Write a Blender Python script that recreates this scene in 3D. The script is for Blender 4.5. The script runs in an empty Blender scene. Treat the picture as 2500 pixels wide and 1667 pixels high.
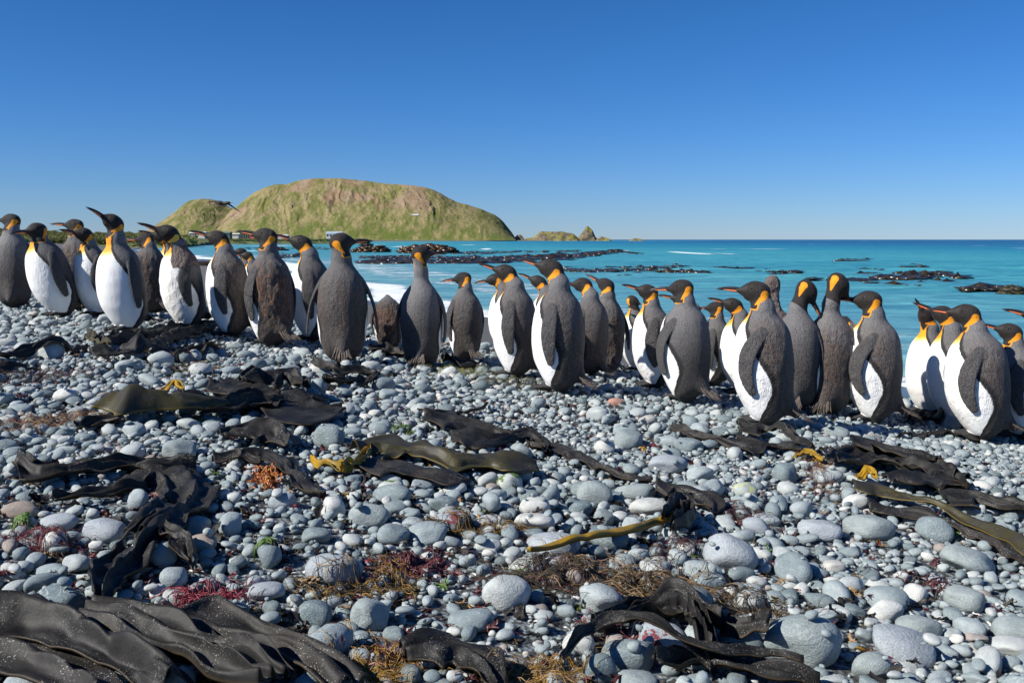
import bpy, bmesh, math, random
import numpy as np
from mathutils import Vector, Matrix, Euler, Quaternion

R = math.radians
S = bpy.context.scene
COL = S.collection
random.seed(7)
rng = np.random.default_rng(7)

# ------------------------------------------------------------------ camera
CAMZ = 1.15
FPX = 2300.0                      # focal length in pixels of the 2500 px wide photograph
PITCH = math.atan(248.5 / FPX)
SEA = -1.0
cd = bpy.data.cameras.new('camera')
cam = bpy.data.objects.new('camera', cd)
COL.objects.link(cam)
cam.location = (0, 0, CAMZ)
cam.rotation_euler = (math.pi / 2 - PITCH, 0, 0)
cd.sensor_width = 36.0
cd.lens = 36.0 * FPX / 2500.0
cd.clip_start = 0.05
cd.clip_end = 60000
S.camera = cam

# ------------------------------------------------------------------ sky, sun, exposure
SUN_EL = R(38.5)
SUN_B = R(25.0)                   # degrees behind the camera, measured from due left
to_sun = Vector((-math.cos(SUN_B) * math.cos(SUN_EL), -math.sin(SUN_B) * math.cos(SUN_EL), math.sin(SUN_EL)))
w = bpy.data.worlds.new('World')
S.world = w
w.use_nodes = True
nt = w.node_tree
nt.nodes.clear()
sky = nt.nodes.new('ShaderNodeTexSky')
sky.sky_type = 'NISHITA'
sky.sun_disc = False
sky.sun_elevation = SUN_EL
sky.sun_rotation = math.atan2(to_sun.x, to_sun.y)
sky.altitude = 0
sky.air_density = 1.0
sky.dust_density = 0.0
sky.ozone_density = 7.0
hs = nt.nodes.new('ShaderNodeHueSaturation')
hs.inputs['Saturation'].default_value = 1.1
tint = nt.nodes.new('ShaderNodeMix')
tint.data_type = 'RGBA'
tint.blend_type = 'MULTIPLY'
tint.inputs[0].default_value = 1.0
tc_ = nt.nodes.new('ShaderNodeTexCoord')
sx_ = nt.nodes.new('ShaderNodeSeparateXYZ')
mr_ = nt.nodes.new('ShaderNodeMapRange')
mr_.inputs['From Min'].default_value = 0.0
mr_.inputs['From Max'].default_value = 0.30
tm_ = nt.nodes.new('ShaderNodeMix')
tm_.data_type = 'RGBA'
tm_.inputs[6].default_value = (0.68, 0.88, 1.30, 1)     # clean, cool maritime air low over the sea
tm_.inputs[7].default_value = (0.62, 0.80, 1.04, 1)
nt.links.new(tc_.outputs['Generated'], sx_.inputs[0])
nt.links.new(sx_.outputs[2], mr_.inputs['Value'])
nt.links.new(mr_.outputs[0], tm_.inputs[0])
nt.links.new(tm_.outputs[2], tint.inputs[7])
bg = nt.nodes.new('ShaderNodeBackground')
bg.inputs['Strength'].default_value = 0.062
wo = nt.nodes.new('ShaderNodeOutputWorld')
nt.links.new(sky.outputs[0], tint.inputs[6])
nt.links.new(tint.outputs[2], hs.inputs['Color'])
nt.links.new(hs.outputs[0], bg.inputs[0])
nt.links.new(bg.outputs[0], wo.inputs[0])
sd_ = bpy.data.lights.new('sun', 'SUN')
sd_.energy = 5.0
sd_.angle = R(0.53)
sd_.color = (1.0, 0.955, 0.88)
sun = bpy.data.objects.new('sun', sd_)
COL.objects.link(sun)
sun.rotation_euler = to_sun.to_track_quat('Z', 'Y').to_euler()
sun.location = (-30, -20, 40)
S.view_settings.view_transform = 'Standard'
S.view_settings.look = 'None'
S.view_settings.gamma = 1
S.view_settings.use_curve_mapping = False
S.view_settings.exposure = 0.5

# ------------------------------------------------------------------ helpers
CP, SP = math.cos(PITCH), math.sin(PITCH)


def ray(u, v):
    """direction through photograph pixel (u, v), scaled so that its y component is 1"""
    x = (u - 1250.0) / FPX
    y = -(v - 833.5) / FPX
    d = np.array([x, CP + y * SP, -SP + y * CP])
    return d / d[1]


def at_depth(u, v, D):
    d = ray(u, v)
    return np.array([d[0] * D, D, CAMZ + d[2] * D])


def on_z(u, v, z):
    d = ray(u, v)
    t = (z - CAMZ) / d[2]
    return np.array([d[0] * t, t, z])


def smooth(a, b, x):
    t = np.clip((x - a) / (b - a), 0, 1)
    return t * t * (3 - 2 * t)


def _hash(ix, iy, iz):
    h = (ix.astype(np.int64) * 374761393 + iy.astype(np.int64) * 668265263 + iz.astype(np.int64) * 2147483647) & 0xffffffff
    h = ((h ^ (h >> 13)) * 1274126177) & 0xffffffff
    h = (h ^ (h >> 16)) & 0xffffffff
    return h.astype(np.float64) / 4294967295.0 * 2 - 1


def noise3(x, y, z=0.0):
    x, y, z = np.broadcast_arrays(np.asarray(x, float), np.asarray(y, float), np.asarray(z, float))
    ix, iy, iz = np.floor(x), np.floor(y), np.floor(z)
    fx, fy, fz = x - ix, y - iy, z - iz
    ux, uy, uz = fx * fx * (3 - 2 * fx), fy * fy * (3 - 2 * fy), fz * fz * (3 - 2 * fz)
    r = 0
    for a in (0, 1):
        for b in (0, 1):
            for c in (0, 1):
                wgt = (ux if a else 1 - ux) * (uy if b else 1 - uy) * (uz if c else 1 - uz)
                r = r + wgt * _hash(ix + a, iy + b, iz + c)
    return r


def fbm(x, y, z=0.0, o=4):
    r, a, f = 0, 1, 1
    for i in range(o):
        r = r + a * noise3(np.asarray(x) * f + 17.3 * i, np.asarray(y) * f - 9.1 * i, np.asarray(z) * f + 3.7 * i)
        a *= 0.5
        f *= 2.03
    return r / 1.6


def tag(o, label=None, cat=None, group=None, kind=None):
    if label: o['label'] = label
    if cat: o['category'] = cat
    if group: o['group'] = group
    if kind: o['kind'] = kind
    return o


def mesh_np(name, verts, faces, smooth_=True):
    """mesh data from numpy verts (N,3) and faces (M,3|4) or a list of face tuples"""
    me = bpy.data.meshes.new(name)
    verts = np.asarray(verts, dtype=np.float32)
    if isinstance(faces, np.ndarray):
        k = faces.shape[1]
        me.vertices.add(len(verts))
        me.vertices.foreach_set('co', verts.ravel())
        me.loops.add(faces.size)
        me.loops.foreach_set('vertex_index', faces.astype(np.int32).ravel())
        me.polygons.add(len(faces))
        me.polygons.foreach_set('loop_start', np.arange(0, faces.size, k, dtype=np.int32))
        me.update(calc_edges=True)
    else:
        me.from_pydata([tuple(map(float, v)) for v in verts], [], [tuple(int(i) for i in f) for f in faces])
        me.update()
    if smooth_ and len(me.polygons):
        me.polygons.foreach_set('use_smooth', np.ones(len(me.polygons), dtype=bool))
    return me


def link(name, me, mat=None, parent=None, loc=None):
    o = bpy.data.objects.new(name, me)
    COL.objects.link(o)
    if mat and not me.materials:
        for m in (mat if isinstance(mat, (list, tuple)) else [mat]):
            me.materials.append(m)
    if parent: o.parent = parent
    if loc is not None: o.location = loc
    return o


def empty(name, loc, rz=0.0, sc=1.0):
    o = bpy.data.objects.new(name, None)
    COL.objects.link(o)
    o.location = loc
    o.rotation_euler = (0, 0, rz)
    o.scale = (sc, sc, sc)
    o.empty_display_size = 0.05
    return o


def attr(me, name, vals):
    a = me.attributes.new(name, 'FLOAT', 'POINT')
    a.data.foreach_set('value', np.asarray(vals, dtype=np.float32))


def grid_faces(nu, nv, wrap=False):
    """index (i, j) -> i*nv + j"""
    i = np.arange(nu - 1)[:, None]
    jn = nv if wrap else nv - 1
    j = np.arange(jn)[None, :]
    a = i * nv + j
    b = i * nv + (j + 1) % nv
    c = (i + 1) * nv + (j + 1) % nv
    d = (i + 1) * nv + j
    return np.stack([a, b, c, d], -1).reshape(-1, 4)


class MB:
    """collects simple solids into one mesh"""
    def __init__(s): s.v = []; s.f = []; s.n = 0
    def add(s, v, f):
        s.v += [tuple(map(float, p)) for p in v]
        s.f += [tuple(int(i) + s.n for i in q) for q in f]
        s.n += len(v)
    def box(s, lo, hi):
        x0, y0, z0 = lo; x1, y1, z1 = hi
        s.add([(x0,y0,z0),(x1,y0,z0),(x1,y1,z0),(x0,y1,z0),(x0,y0,z1),(x1,y0,z1),(x1,y1,z1),(x0,y1,z1)],
              [(0,3,2,1),(4,5,6,7),(0,1,5,4),(1,2,6,5),(2,3,7,6),(3,0,4,7)])
    def tube(s, pts, rad, n=6):
        pts = np.asarray(pts, float)
        rad = np.broadcast_to(np.asarray(rad, float), (len(pts),))
        tg = np.gradient(pts, axis=0)
        tg /= np.linalg.norm(tg, axis=1)[:, None] + 1e-9
        ref = np.array([0, 0, 1.0]) if abs(tg[:, 2]).mean() < 0.8 else np.array([1.0, 0, 0])
        a = np.cross(tg, ref); a /= np.linalg.norm(a, axis=1)[:, None] + 1e-9
        b = np.cross(tg, a)
        th = np.linspace(0, 2 * math.pi, n, endpoint=False)
        V = pts[:, None] + rad[:, None, None] * (a[:, None] * np.cos(th)[None, :, None] + b[:, None] * np.sin(th)[None, :, None])
        f = [tuple(q) for q in grid_faces(len(pts), n, True)]
        f += [tuple(range(n))[::-1], tuple((len(pts) - 1) * n + k for k in range(n))]
        s.add(V.reshape(-1, 3), f)
    def build(s, name, mat, parent=None, sm=False, loc=None):
        me = bpy.data.meshes.new(name)
        me.from_pydata(s.v, [], s.f)
        me.update()
        if sm: me.polygons.foreach_set('use_smooth', np.ones(len(me.polygons), dtype=bool))
        return link(name, me, mat, parent, loc)


# ------------------------------------------------------------------ node helper
class NT:
    def __init__(s, name):
        s.m = bpy.data.materials.new(name)
        s.m.use_nodes = True
        s.t = s.m.node_tree
        s.t.nodes.clear()
        s.out = s.t.nodes.new('ShaderNodeOutputMaterial')
        s.b = s.t.nodes.new('ShaderNodeBsdfPrincipled')
        s.L(s.b.outputs[0], s.out.inputs[0])
    def L(s, a, b): s.t.links.new(a, b)
    def set(s, sock, v):
        if hasattr(v, 'is_output') or isinstance(v, bpy.types.NodeSocket): s.L(v, sock)
        elif v is not None:
            if isinstance(v, (tuple, list)) and len(v) == 3 and sock.type == 'RGBA': v = (*v, 1)
            sock.default_value = v
    def node(s, t, **k):
        n = s.t.nodes.new(t)
        for a, b in k.items(): setattr(n, a, b)
        return n
    def obj(s): return s.node('ShaderNodeTexCoord').outputs['Object']
    def pos(s): return s.node('ShaderNodeNewGeometry').outputs['Position']
    def at(s, name): return s.node('ShaderNodeAttribute', attribute_name=name).outputs['Fac']
    def noise(s, vec, scale, detail=4, rough=0.55, col=False, dist=0.0):
        n = s.node('ShaderNodeTexNoise')
        s.set(n.inputs['Vector'], vec); n.inputs['Scale'].default_value = scale
        n.inputs['Detail'].default_value = detail; n.inputs['Roughness'].default_value = rough
        n.inputs['Distortion'].default_value = dist
        return n.outputs['Color' if col else 'Fac']
    def vor(s, vec, scale, feature='F1', out='Distance', rnd=1.0):
        n = s.node('ShaderNodeTexVoronoi', feature=feature)
        s.set(n.inputs['Vector'], vec); n.inputs['Scale'].default_value = scale
        n.inputs['Randomness'].default_value = rnd
        return n.outputs[out]
    def math(s, op, a, b=None, c=None, clamp=False):
        n = s.node('ShaderNodeMath', operation=op, use_clamp=clamp)
        s.set(n.inputs[0], a)
        if b is not None: s.set(n.inputs[1], b)
        if c is not None: s.set(n.inputs[2], c)
        return n.outputs[0]
    def step(s, x, a, b, c=0.0, d=1.0):
        n = s.node('ShaderNodeMapRange', interpolation_type='SMOOTHSTEP')
        s.set(n.inputs['Value'], x)
        n.inputs['From Min'].default_value = a; n.inputs['From Max'].default_value = b
        n.inputs['To Min'].default_value = c; n.inputs['To Max'].default_value = d
        return n.outputs[0]
    def mix(s, f, a, b, mode='MIX'):
        n = s.node('ShaderNodeMix', data_type='RGBA', blend_type=mode)
        s.set(n.inputs[0], f); s.set(n.inputs[6], a); s.set(n.inputs[7], b)
        return n.outputs[2]
    def ramp(s, f, stops, interp='LINEAR'):
        n = s.node('ShaderNodeValToRGB')
        s.set(n.inputs[0], f)
        n.color_ramp.interpolation = interp
        e = n.color_ramp.elements
        while len(e) < len(stops): e.new(0.5)
        for q, (p, c) in zip(e, stops):
            q.position = p; q.color = (*c, 1)
        return n.outputs[0]
    def mapping(s, vec, sc=(1, 1, 1), rot=(0, 0, 0)):
        n = s.node('ShaderNodeMapping')
        s.set(n.inputs[0], vec); n.inputs['Scale'].default_value = sc; n.inputs['Rotation'].default_value = rot
        return n.outputs[0]
    def bump(s, h, strength, dist, prev=None):
        n = s.node('ShaderNodeBump')
        n.inputs['Strength'].default_value = strength; n.inputs['Distance'].default_value = dist
        s.set(n.inputs['Height'], h)
        if prev is not None: s.L(prev, n.inputs['Normal'])
        return n.outputs[0]
    def fin(s, base=None, rough=None, normal=None, spec=None, **k):
        if base is not None: s.set(s.b.inputs['Base Color'], base)
        if rough is not None: s.set(s.b.inputs['Roughness'], rough)
        if spec is not None: s.set(s.b.inputs['Specular IOR Level'], spec)
        if normal is not None: s.L(normal, s.b.inputs['Normal'])
        for a, v in k.items(): s.set(s.b.inputs[a.replace('_', ' ')], v)
        return s.m


# ------------------------------------------------------------------ materials
def plain(name, col, rough=0.6, var=0.15, sc=8, bumpd=0.0):
    n = NT(name)
    o = n.obj()
    f = n.noise(o, sc, 5)
    c = n.mix(n.step(f, 0.3, 0.7), tuple(x * (1 - var) for x in col), tuple(min(1, x * (1 + var)) for x in col))
    nm = n.bump(f, 0.4, bumpd) if bumpd else None
    return n.fin(c, rough, nm)


def mat_stone(name, stops, speck=0.5, veins=0.0, lichen=None, stain=None):
    n = NT(name)
    o = n.obj()
    rnd = n.node('ShaderNodeObjectInfo').outputs['Random']
    ro = n.node('ShaderNodeVectorMath', operation='MULTIPLY_ADD')
    cx = n.node('ShaderNodeCombineXYZ')
    for i in range(3): n.L(rnd, cx.inputs[i])
    n.L(cx.outputs[0], ro.inputs[0]); ro.inputs[1].default_value = (91.0, 57.0, 33.0); n.L(o, ro.inputs[2])
    p = ro.outputs[0]
    base = n.ramp(rnd, stops)
    big = n.noise(p, 1.6, 5, 0.6)
    c = n.mix(n.step(big, 0.3, 0.72), n.mix(1.0, base, (0.72, 0.74, 0.76), 'MULTIPLY'), n.mix(0.0, base, base))
    c = n.mix(n.math('MULTIPLY', n.step(n.noise(p, 5, 4, 0.65), 0.5, 0.72), 0.35), c, (0.46, 0.48, 0.47))
    # mineral flecks
    fl = n.noise(p, 30, 3, 0.7)
    c = n.mix(n.math('MULTIPLY', n.step(fl, 0.53, 0.66), speck), c, (0.62, 0.63, 0.62))
    c = n.mix(n.math('MULTIPLY', n.step(n.noise(p, 46, 2, 0.7), 0.6, 0.5), 0.0), c, (0.1, 0.11, 0.12))
    dk = n.step(n.noise(p, 27, 3, 0.7), 0.43, 0.34)
    c = n.mix(n.math('MULTIPLY', dk, 0.35), c, (0.09, 0.11, 0.12))
    if veins:
        wv = n.noise(n.mapping(p, (1, 0.35, 1.2), (0.4, 0.9, 0.3)), 1.2, 2, 0.5)
        vv = n.step(n.math('ABSOLUTE', n.math('SUBTRACT', wv, 0.5)), 0.008, 0.002)
        c = n.mix(n.math('MULTIPLY', vv, veins), c, (0.72, 0.72, 0.68))
    if lichen:
        lv = n.math('MULTIPLY', n.step(n.noise(p, 1.7, 5, 0.65), 0.50, 0.62), 0.85)
        c = n.mix(lv, c, lichen)
    if stain:
        lv = n.step(n.noise(p, 1.3, 4, 0.6), 0.52, 0.55)
        c = n.mix(lv, c, stain)
    bp = n.bump(n.noise(p, 9, 6, 0.65), 0.35, 0.08)
    bp = n.bump(fl, 0.16, 0.03, bp)
    return n.fin(c, n.math('ADD', n.math('MULTIPLY', big, 0.25), 0.45), bp, 0.35)


STOPS = [(0.0, (0.13, 0.175, 0.185)), (0.15, (0.21, 0.265, 0.275)), (0.42, (0.29, 0.35, 0.36)), (0.66, (0.365, 0.42, 0.425)),
         (0.85, (0.48, 0.515, 0.50)), (0.94, (0.56, 0.575, 0.545)), (0.968, (0.69, 0.68, 0.63)), (0.977, (0.31, 0.27, 0.24)), (0.99, (0.36, 0.30, 0.26)), (1.0, (0.26, 0.31, 0.32))]
M = {}
M['stone'] = mat_stone('beach_stone', STOPS, 0.30, 0.25)
M['stone_white'] = mat_stone('pale_stone', [(0, (0.56, 0.57, 0.53)), (1, (0.66, 0.66, 0.62))], 0.3, 0.6)
M['stone_speck'] = mat_stone('speckled_stone', [(0, (0.30, 0.34, 0.37)), (1, (0.38, 0.42, 0.45))], 1.0)
M['stone_blue'] = mat_stone('blue_grey_stone', [(0, (0.26, 0.31, 0.31)), (1, (0.32, 0.37, 0.36))], 0.45, 0.15)
M['stone_dark'] = mat_stone('dark_stone', [(0, (0.12, 0.17, 0.185)), (1, (0.15, 0.205, 0.22))], 0.3, 0.3)
M['stone_brown'] = mat_stone('brown_stone', [(0, (0.33, 0.26, 0.21)), (1, (0.38, 0.31, 0.26))], 0.35)
M['stone_pink'] = mat_stone('pink_stone', [(0, (0.48, 0.22, 0.16)), (1, (0.52, 0.27, 0.19))], 0.3)
M['stone_lichen'] = mat_stone('lichen_stone', [(0, (0.38, 0.43, 0.43)), (1, (0.42, 0.46, 0.45))], 0.5, 0.0, (0.52, 0.54, 0.17))
M['stone_green'] = mat_stone('green_stained_stone', [(0, (0.52, 0.55, 0.50)), (1, (0.55, 0.57, 0.52))], 0.4, 0.0, None, (0.10, 0.16, 0.035))
M['stone_red'] = mat_stone('red_stained_stone', [(0, (0.34, 0.39, 0.42)), (1, (0.38, 0.42, 0.44))], 0.5, 0.0, None, (0.20, 0.045, 0.06))


def mat_ground():
    n = NT('shore_ground')
    p = n.pos()
    sep = n.node('ShaderNodeSeparateXYZ'); n.L(p, sep.inputs[0])
    g = n.at('sd')
    peb = n.at('peb')
    v = n.vor(p, 55)
    grit = n.ramp(n.vor(p, 60, out='Color'), [(0.0, (0.06, 0.075, 0.085)), (0.5, (0.16, 0.19, 0.205)), (1, (0.34, 0.37, 0.37))])
    grit = n.mix(n.step(v, 0.35, 0.7), grit, (0.035, 0.035, 0.035))
    sn = n.noise(p, 300, 3, 0.7)
    sand = n.mix(n.step(sn, 0.35, 0.68), (0.055, 0.055, 0.05), (0.16, 0.16, 0.15))
    sand = n.mix(n.step(n.noise(p, 0.8, 5), 0.35, 0.7), sand, n.mix(0.5, sand, (0.09, 0.085, 0.07)))
    wet = n.step(g, 3.6, 2.0)
    sand = n.mix(wet, sand, n.mix(0.65, sand, (0.03, 0.035, 0.04)))
    c = n.mix(peb, sand, grit)
    # far inland: pale sand and turf
    grass = n.mix(n.noise(p, 0.06, 6), (0.10, 0.13, 0.03), (0.20, 0.19, 0.07))
    c = n.mix(n.at('turf'), c, grass)
    rough = n.math('SUBTRACT', 0.9, n.math('MULTIPLY', wet, 0.62))
    bp = n.bump(n.math('MULTIPLY', v, peb), 0.6, 0.012)
    bp = n.bump(sn, 0.3, 0.004, bp)
    return n.fin(c, rough, bp, 0.5)


M['ground'] = mat_ground()


def mat_water():
    n = NT('sea_water')
    p = n.pos()
    sep = n.node('ShaderNodeSeparateXYZ'); n.L(p, sep.inputs[0])
    dist = n.at('logd')                      # log10 of the distance offshore
    sd = n.at('sd')
    wob = n.noise(n.mapping(p, (0.012, 0.05, 1)), 1.0, 4)
    dd = n.math('ADD', dist, n.math('MULTIPLY', n.math('SUBTRACT', wob, 0.5), 0.35))
    c = n.ramp(n.math('MULTIPLY', dd, 0.25), [(0.0, (0.26, 0.48, 0.49)), (0.25, (0.15, 0.41, 0.44)), (0.40, (0.075, 0.37, 0.40)), (0.49, (0.065, 0.37, 0.375)),
         (0.55, (0.020, 0.25, 0.32)), (0.60, (0.010, 0.14, 0.25)), (0.66, (0.005, 0.065, 0.16)), (1.0, (0.003, 0.035, 0.11))])
    # wave texture : short crests lying across the view
    w1 = n.noise(n.mapping(p, (0.35, 1.3, 1), (0, 0, 0.12)), 1.0, 7, 0.68, dist=0.4)
    w2 = n.noise(n.mapping(p, (0.10, 0.36, 1), (0, 0, -0.1)), 1.0, 5, 0.6)
    w3 = n.noise(n.mapping(p, (0.012, 0.06, 1)), 1.0, 5, 0.6)
    c = n.mix(n.math('MULTIPLY', n.step(w3, 0.56, 0.40), 0.45), c, n.mix(0.5, c, (0.010, 0.15, 0.24)))
    c = n.mix(n.math('MULTIPLY', n.step(w1, 0.56, 0.44), 0.75), c, n.mix(0.5, c, (0.005, 0.10, 0.19)))
    c = n.mix(n.math('MULTIPLY', n.step(w2, 0.58, 0.44), 0.5), c, n.mix(0.55, c, (0.005, 0.11, 0.22)))
    c = n.mix(n.math('MULTIPLY', n.step(w1, 0.54, 0.68), 0.7), c, n.mix(0.5, c, (0.16, 0.40, 0.46)))
    # foam : surf by the shore, streaks further out, and whitecaps
    foam = n.at('foam')
    f1 = n.noise(n.mapping(p, (0.8, 1.5, 1)), 1.3, 8, 0.72, dist=1.0)
    f2 = n.noise(n.mapping(p, (0.25, 0.9, 1)), 1.0, 7, 0.7, dist=1.2)
    lace = n.math('ADD', n.math('MULTIPLY', f1, 0.5), n.math('MULTIPLY', f2, 0.5))
    th = n.math('ADD', n.math('SUBTRACT', 0.70, n.math('MULTIPLY', foam, 0.39)), 0.0)
    fm = n.step(n.math('SUBTRACT', lace, th), -0.01, 0.07)
    fm = n.math('MULTIPLY', fm, n.step(foam, 0.02, 0.12))
    # whitecaps
    wc = n.noise(n.mapping(p, (0.028, 0.03, 1)), 1.0, 3, 0.6)
    wc2 = n.noise(n.mapping(p, (0.003, 0.004, 1)), 1.0, 2, 0.5)
    caps = n.math('MULTIPLY', n.step(wc, 0.655, 0.68), n.step(dist, 1.9, 2.3))
    caps = n.math('MULTIPLY', caps, n.step(wc2, 0.42, 0.55))
    fm = n.math('MAXIMUM', fm, n.math('MULTIPLY', caps, 0.85))
    c = n.mix(fm, c, (0.80, 0.84, 0.86))
    rough = n.math('ADD', n.math('MULTIPLY', fm, 0.5), 0.30)
    b = n.bump(w2, 1.0, 0.8)
    b = n.bump(w1, 1.0, 0.30, b)
    b = n.bump(n.math('MULTIPLY', fm, n.math('ADD', f1, 0.5)), 0.6, 0.08, b)
    b = n.bump(w3, 0.5, 1.2, b)
    return n.fin(c, rough, b, 0.20, IOR=1.33)


M['water'] = mat_water()


def mat_penguin():
    n = NT('penguin_plumage')
    o = n.obj()
    fe = n.noise(n.mapping(o, (1, 1, 0.55)), 190, 4, 0.65)
    big = n.noise(o, 9, 4)
    med = n.noise(n.mapping(o, (1, 1, 0.5)), 38, 4, 0.65)
    cells = n.vor(n.mapping(o, (1, 1, 0.55)), 215)
    tone = n.at('tone')               # 0 dark lower back .. 1 silvery nape
    brown = n.at('brown')
    jit = n.math('MULTIPLY', n.math('SUBTRACT', fe, 0.5), 0.016)
    jm = n.math('MULTIPLY', n.math('SUBTRACT', med, 0.5), 0.02)
    jit2 = n.math('ADD', jit, jm)
    back = n.mix(tone, (0.036, 0.032, 0.030), (0.205, 0.20, 0.20))
    back = n.mix(n.math('MULTIPLY', n.step(big, 0.35, 0.7), 0.35), back, n.mix(0.5, back, (0.10, 0.105, 0.12)))
    brc = n.mix(n.step(med, 0.35, 0.7), (0.050, 0.028, 0.017), (0.165, 0.098, 0.062))
    brc = n.mix(n.step(brown, 0.85, 1.0), brc, n.mix(n.step(med, 0.35, 0.7), (0.075, 0.036, 0.020), (0.24, 0.125, 0.075)))
    brf = n.math('MULTIPLY', brown, n.step(n.math('ADD', n.math('MULTIPLY', big, 0.6), n.math('MULTIPLY', med, 0.4)), 0.38, 0.56))
    back = n.mix(brf, back, brc)
    # pale feather tips
    tips = n.math('MULTIPLY', n.step(cells, 0.45, 0.10), 0.5)
    back = n.mix(tips, back, n.mix(0.55, back, (0.30, 0.29, 0.29)))
    gap = n.math('MULTIPLY', n.step(cells, 0.42, 0.75), 0.45)
    back = n.mix(gap, back, (0.02, 0.018, 0.018))
    # flippers
    fl = n.at('flip')
    flc = n.mix(n.step(fe, 0.35, 0.7), (0.035, 0.034, 0.036), (0.105, 0.098, 0.095))
    c = n.mix(n.step(fl, -0.002, 0.002), back, flc)
    # dark border beside the white
    wv = n.math('ADD', n.at('white'), jit2)
    notf = n.step(fl, 0.002, -0.002)
    bord = n.math('MULTIPLY', n.math('MULTIPLY', n.step(wv, -0.040, -0.022), notf), 0.94)
    c = n.mix(bord, c, (0.018, 0.017, 0.018))
    wht = n.mix(n.step(big, 0.3, 0.7), (0.80, 0.785, 0.75), (0.86, 0.86, 0.85))
    gold = n.at('gold')
    gj = n.math('ADD', gold, n.math('MULTIPLY', n.math('SUBTRACT', med, 0.5), 0.12))
    wht = n.mix(n.step(gj, 0.05, 0.60), wht, (0.87, 0.70, 0.26))
    wht = n.mix(n.step(gj, 0.36, 0.88), wht, (0.86, 0.31, 0.012))
    c = n.mix(n.math('MULTIPLY', n.step(wv, -0.0035, 0.0035), notf), c, wht)
    # head
    bl = n.math('ADD', n.at('black'), n.math('MULTIPLY', jit, 0.4))
    hd = n.mix(n.step(fe, 0.3, 0.75), (0.012, 0.010, 0.009), (0.034, 0.027, 0.023))
    c = n.mix(n.step(bl, -0.003, 0.003), c, hd)
    rim = n.math('ADD', n.at('rim'), n.math('MULTIPLY', jit, 0.3))
    c = n.mix(n.step(rim, -0.002, 0.002), c, (0.80, 0.33, 0.012))
    ear = n.math('ADD', n.at('ear'), n.math('MULTIPLY', jit, 0.3))
    ec = n.mix(n.at('pale'), n.mix(n.step(ear, 0.0, 0.025), (0.86, 0.29, 0.010), (0.88, 0.40, 0.012)), (0.80, 0.56, 0.08))
    c = n.mix(n.step(ear, -0.0015, 0.0015), c, ec)
    # moulting down : patches of loose brown feathers
    mo = n.at('moult')
    mm = n.step(n.math('ADD', mo, n.math('MULTIPLY', n.math('SUBTRACT', med, 0.5), 0.7)), 0.42, 0.58)
    c = n.mix(mm, c, n.mix(n.step(fe, 0.35, 0.65), (0.05, 0.035, 0.03), (0.24, 0.19, 0.17)))
    # feet and lowest feathers, dark close to the ground
    ft = n.at('foot')
    c = n.mix(n.step(ft, 0.35, 0.6), c, (0.028, 0.026, 0.026))
    whitef = n.math('MULTIPLY', n.step(wv, -0.0035, 0.0035), notf)
    st = n.math('SUBTRACT', 1.0, n.math('MULTIPLY', whitef, 0.75))
    hgt = n.math('MULTIPLY', n.math('SUBTRACT', 1.0, cells), st)
    b = n.bump(n.math('MULTIPLY', med, st), 0.5, 0.010)
    b = n.bump(hgt, 0.75, 0.0045, b)
    b = n.bump(n.math('MULTIPLY', med, n.math('MAXIMUM', mm, n.math('MULTIPLY', brf, 0.6))), 0.9, 0.025, b)
    return n.fin(c, 0.62, b, 0.28, Sheen_Weight=0.05, Sheen_Roughness=0.5)


M['penguin'] = mat_penguin()
M['bill'] = plain('bill_black_horn', (0.022, 0.020, 0.022), 0.35, 0.3, 60)
M['bill_orange'] = plain('bill_orange_plate', (0.88, 0.24, 0.085), 0.4, 0.12, 60)
M['eye'] = plain('eye_dark_brown', (0.012, 0.008, 0.006), 0.12, 0.1, 20)
M['tail'] = plain('tail_feather', (0.085, 0.066, 0.054), 0.7, 0.55, 70, 0.004)


def mat_kelp(name, a, b, speck=0.6, rough=0.50, edge=(0.07, 0.042, 0.010)):
    n = NT(name)
    o = n.pos()
    f = n.noise(o, 7, 5, 0.6)
    c = n.mix(n.step(f, 0.35, 0.68), a, b)
    sp = n.noise(o, 270, 2, 0.6)
    cl = n.noise(o, 9, 3)
    sm = n.math('MULTIPLY', n.step(sp, 0.63, 0.67), n.math('MULTIPLY', n.step(cl, 0.40, 0.62), speck))
    c = n.mix(sm, c, (0.50, 0.49, 0.46))
    dust = n.math('MULTIPLY', n.step(n.noise(o, 60, 4, 0.7), 0.5, 0.7), n.math('MULTIPLY', n.step(cl, 0.5, 0.66), 0.35))
    c = n.mix(dust, c, (0.17, 0.16, 0.145))
    c = n.mix(n.math('MULTIPLY', n.step(n.at('edge'), 0.95, 1.0), 0.35), c, edge)
    bp = n.bump(n.noise(o, 38, 5, 0.6), 0.35, 0.006)
    return n.fin(c, n.math('ADD', n.math('MULTIPLY', f, 0.3), rough - 0.04), bp, 0.26)


M['kelp'] = mat_kelp('black_kelp', (0.008, 0.0076, 0.0072), (0.022, 0.0205, 0.0185), 0.45, 0.48)
M['kelp_brown'] = mat_kelp('brown_kelp', (0.013, 0.012, 0.011), (0.028, 0.025, 0.022), 0.7, 0.5)
M['kelp_olive'] = mat_kelp('olive_kelp', (0.042, 0.036, 0.012), (0.030, 0.028, 0.024), 0.35, 0.40, (0.25, 0.17, 0.02))
M['kelp_gold'] = mat_kelp('golden_kelp', (0.36, 0.20, 0.012), (0.16, 0.12, 0.022), 0.1, 0.3)
M['raft'] = plain('floating_kelp', (0.028, 0.019, 0.008), 0.22, 0.6, 3, 0.05)
M['raft_brown'] = plain('rust_kelp', (0.055, 0.026, 0.008), 0.28, 0.6, 3, 0.05)
M['weed_brown'] = plain('brown_wiry_weed', (0.045, 0.034, 0.020), 0.6, 0.5, 30)
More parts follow.
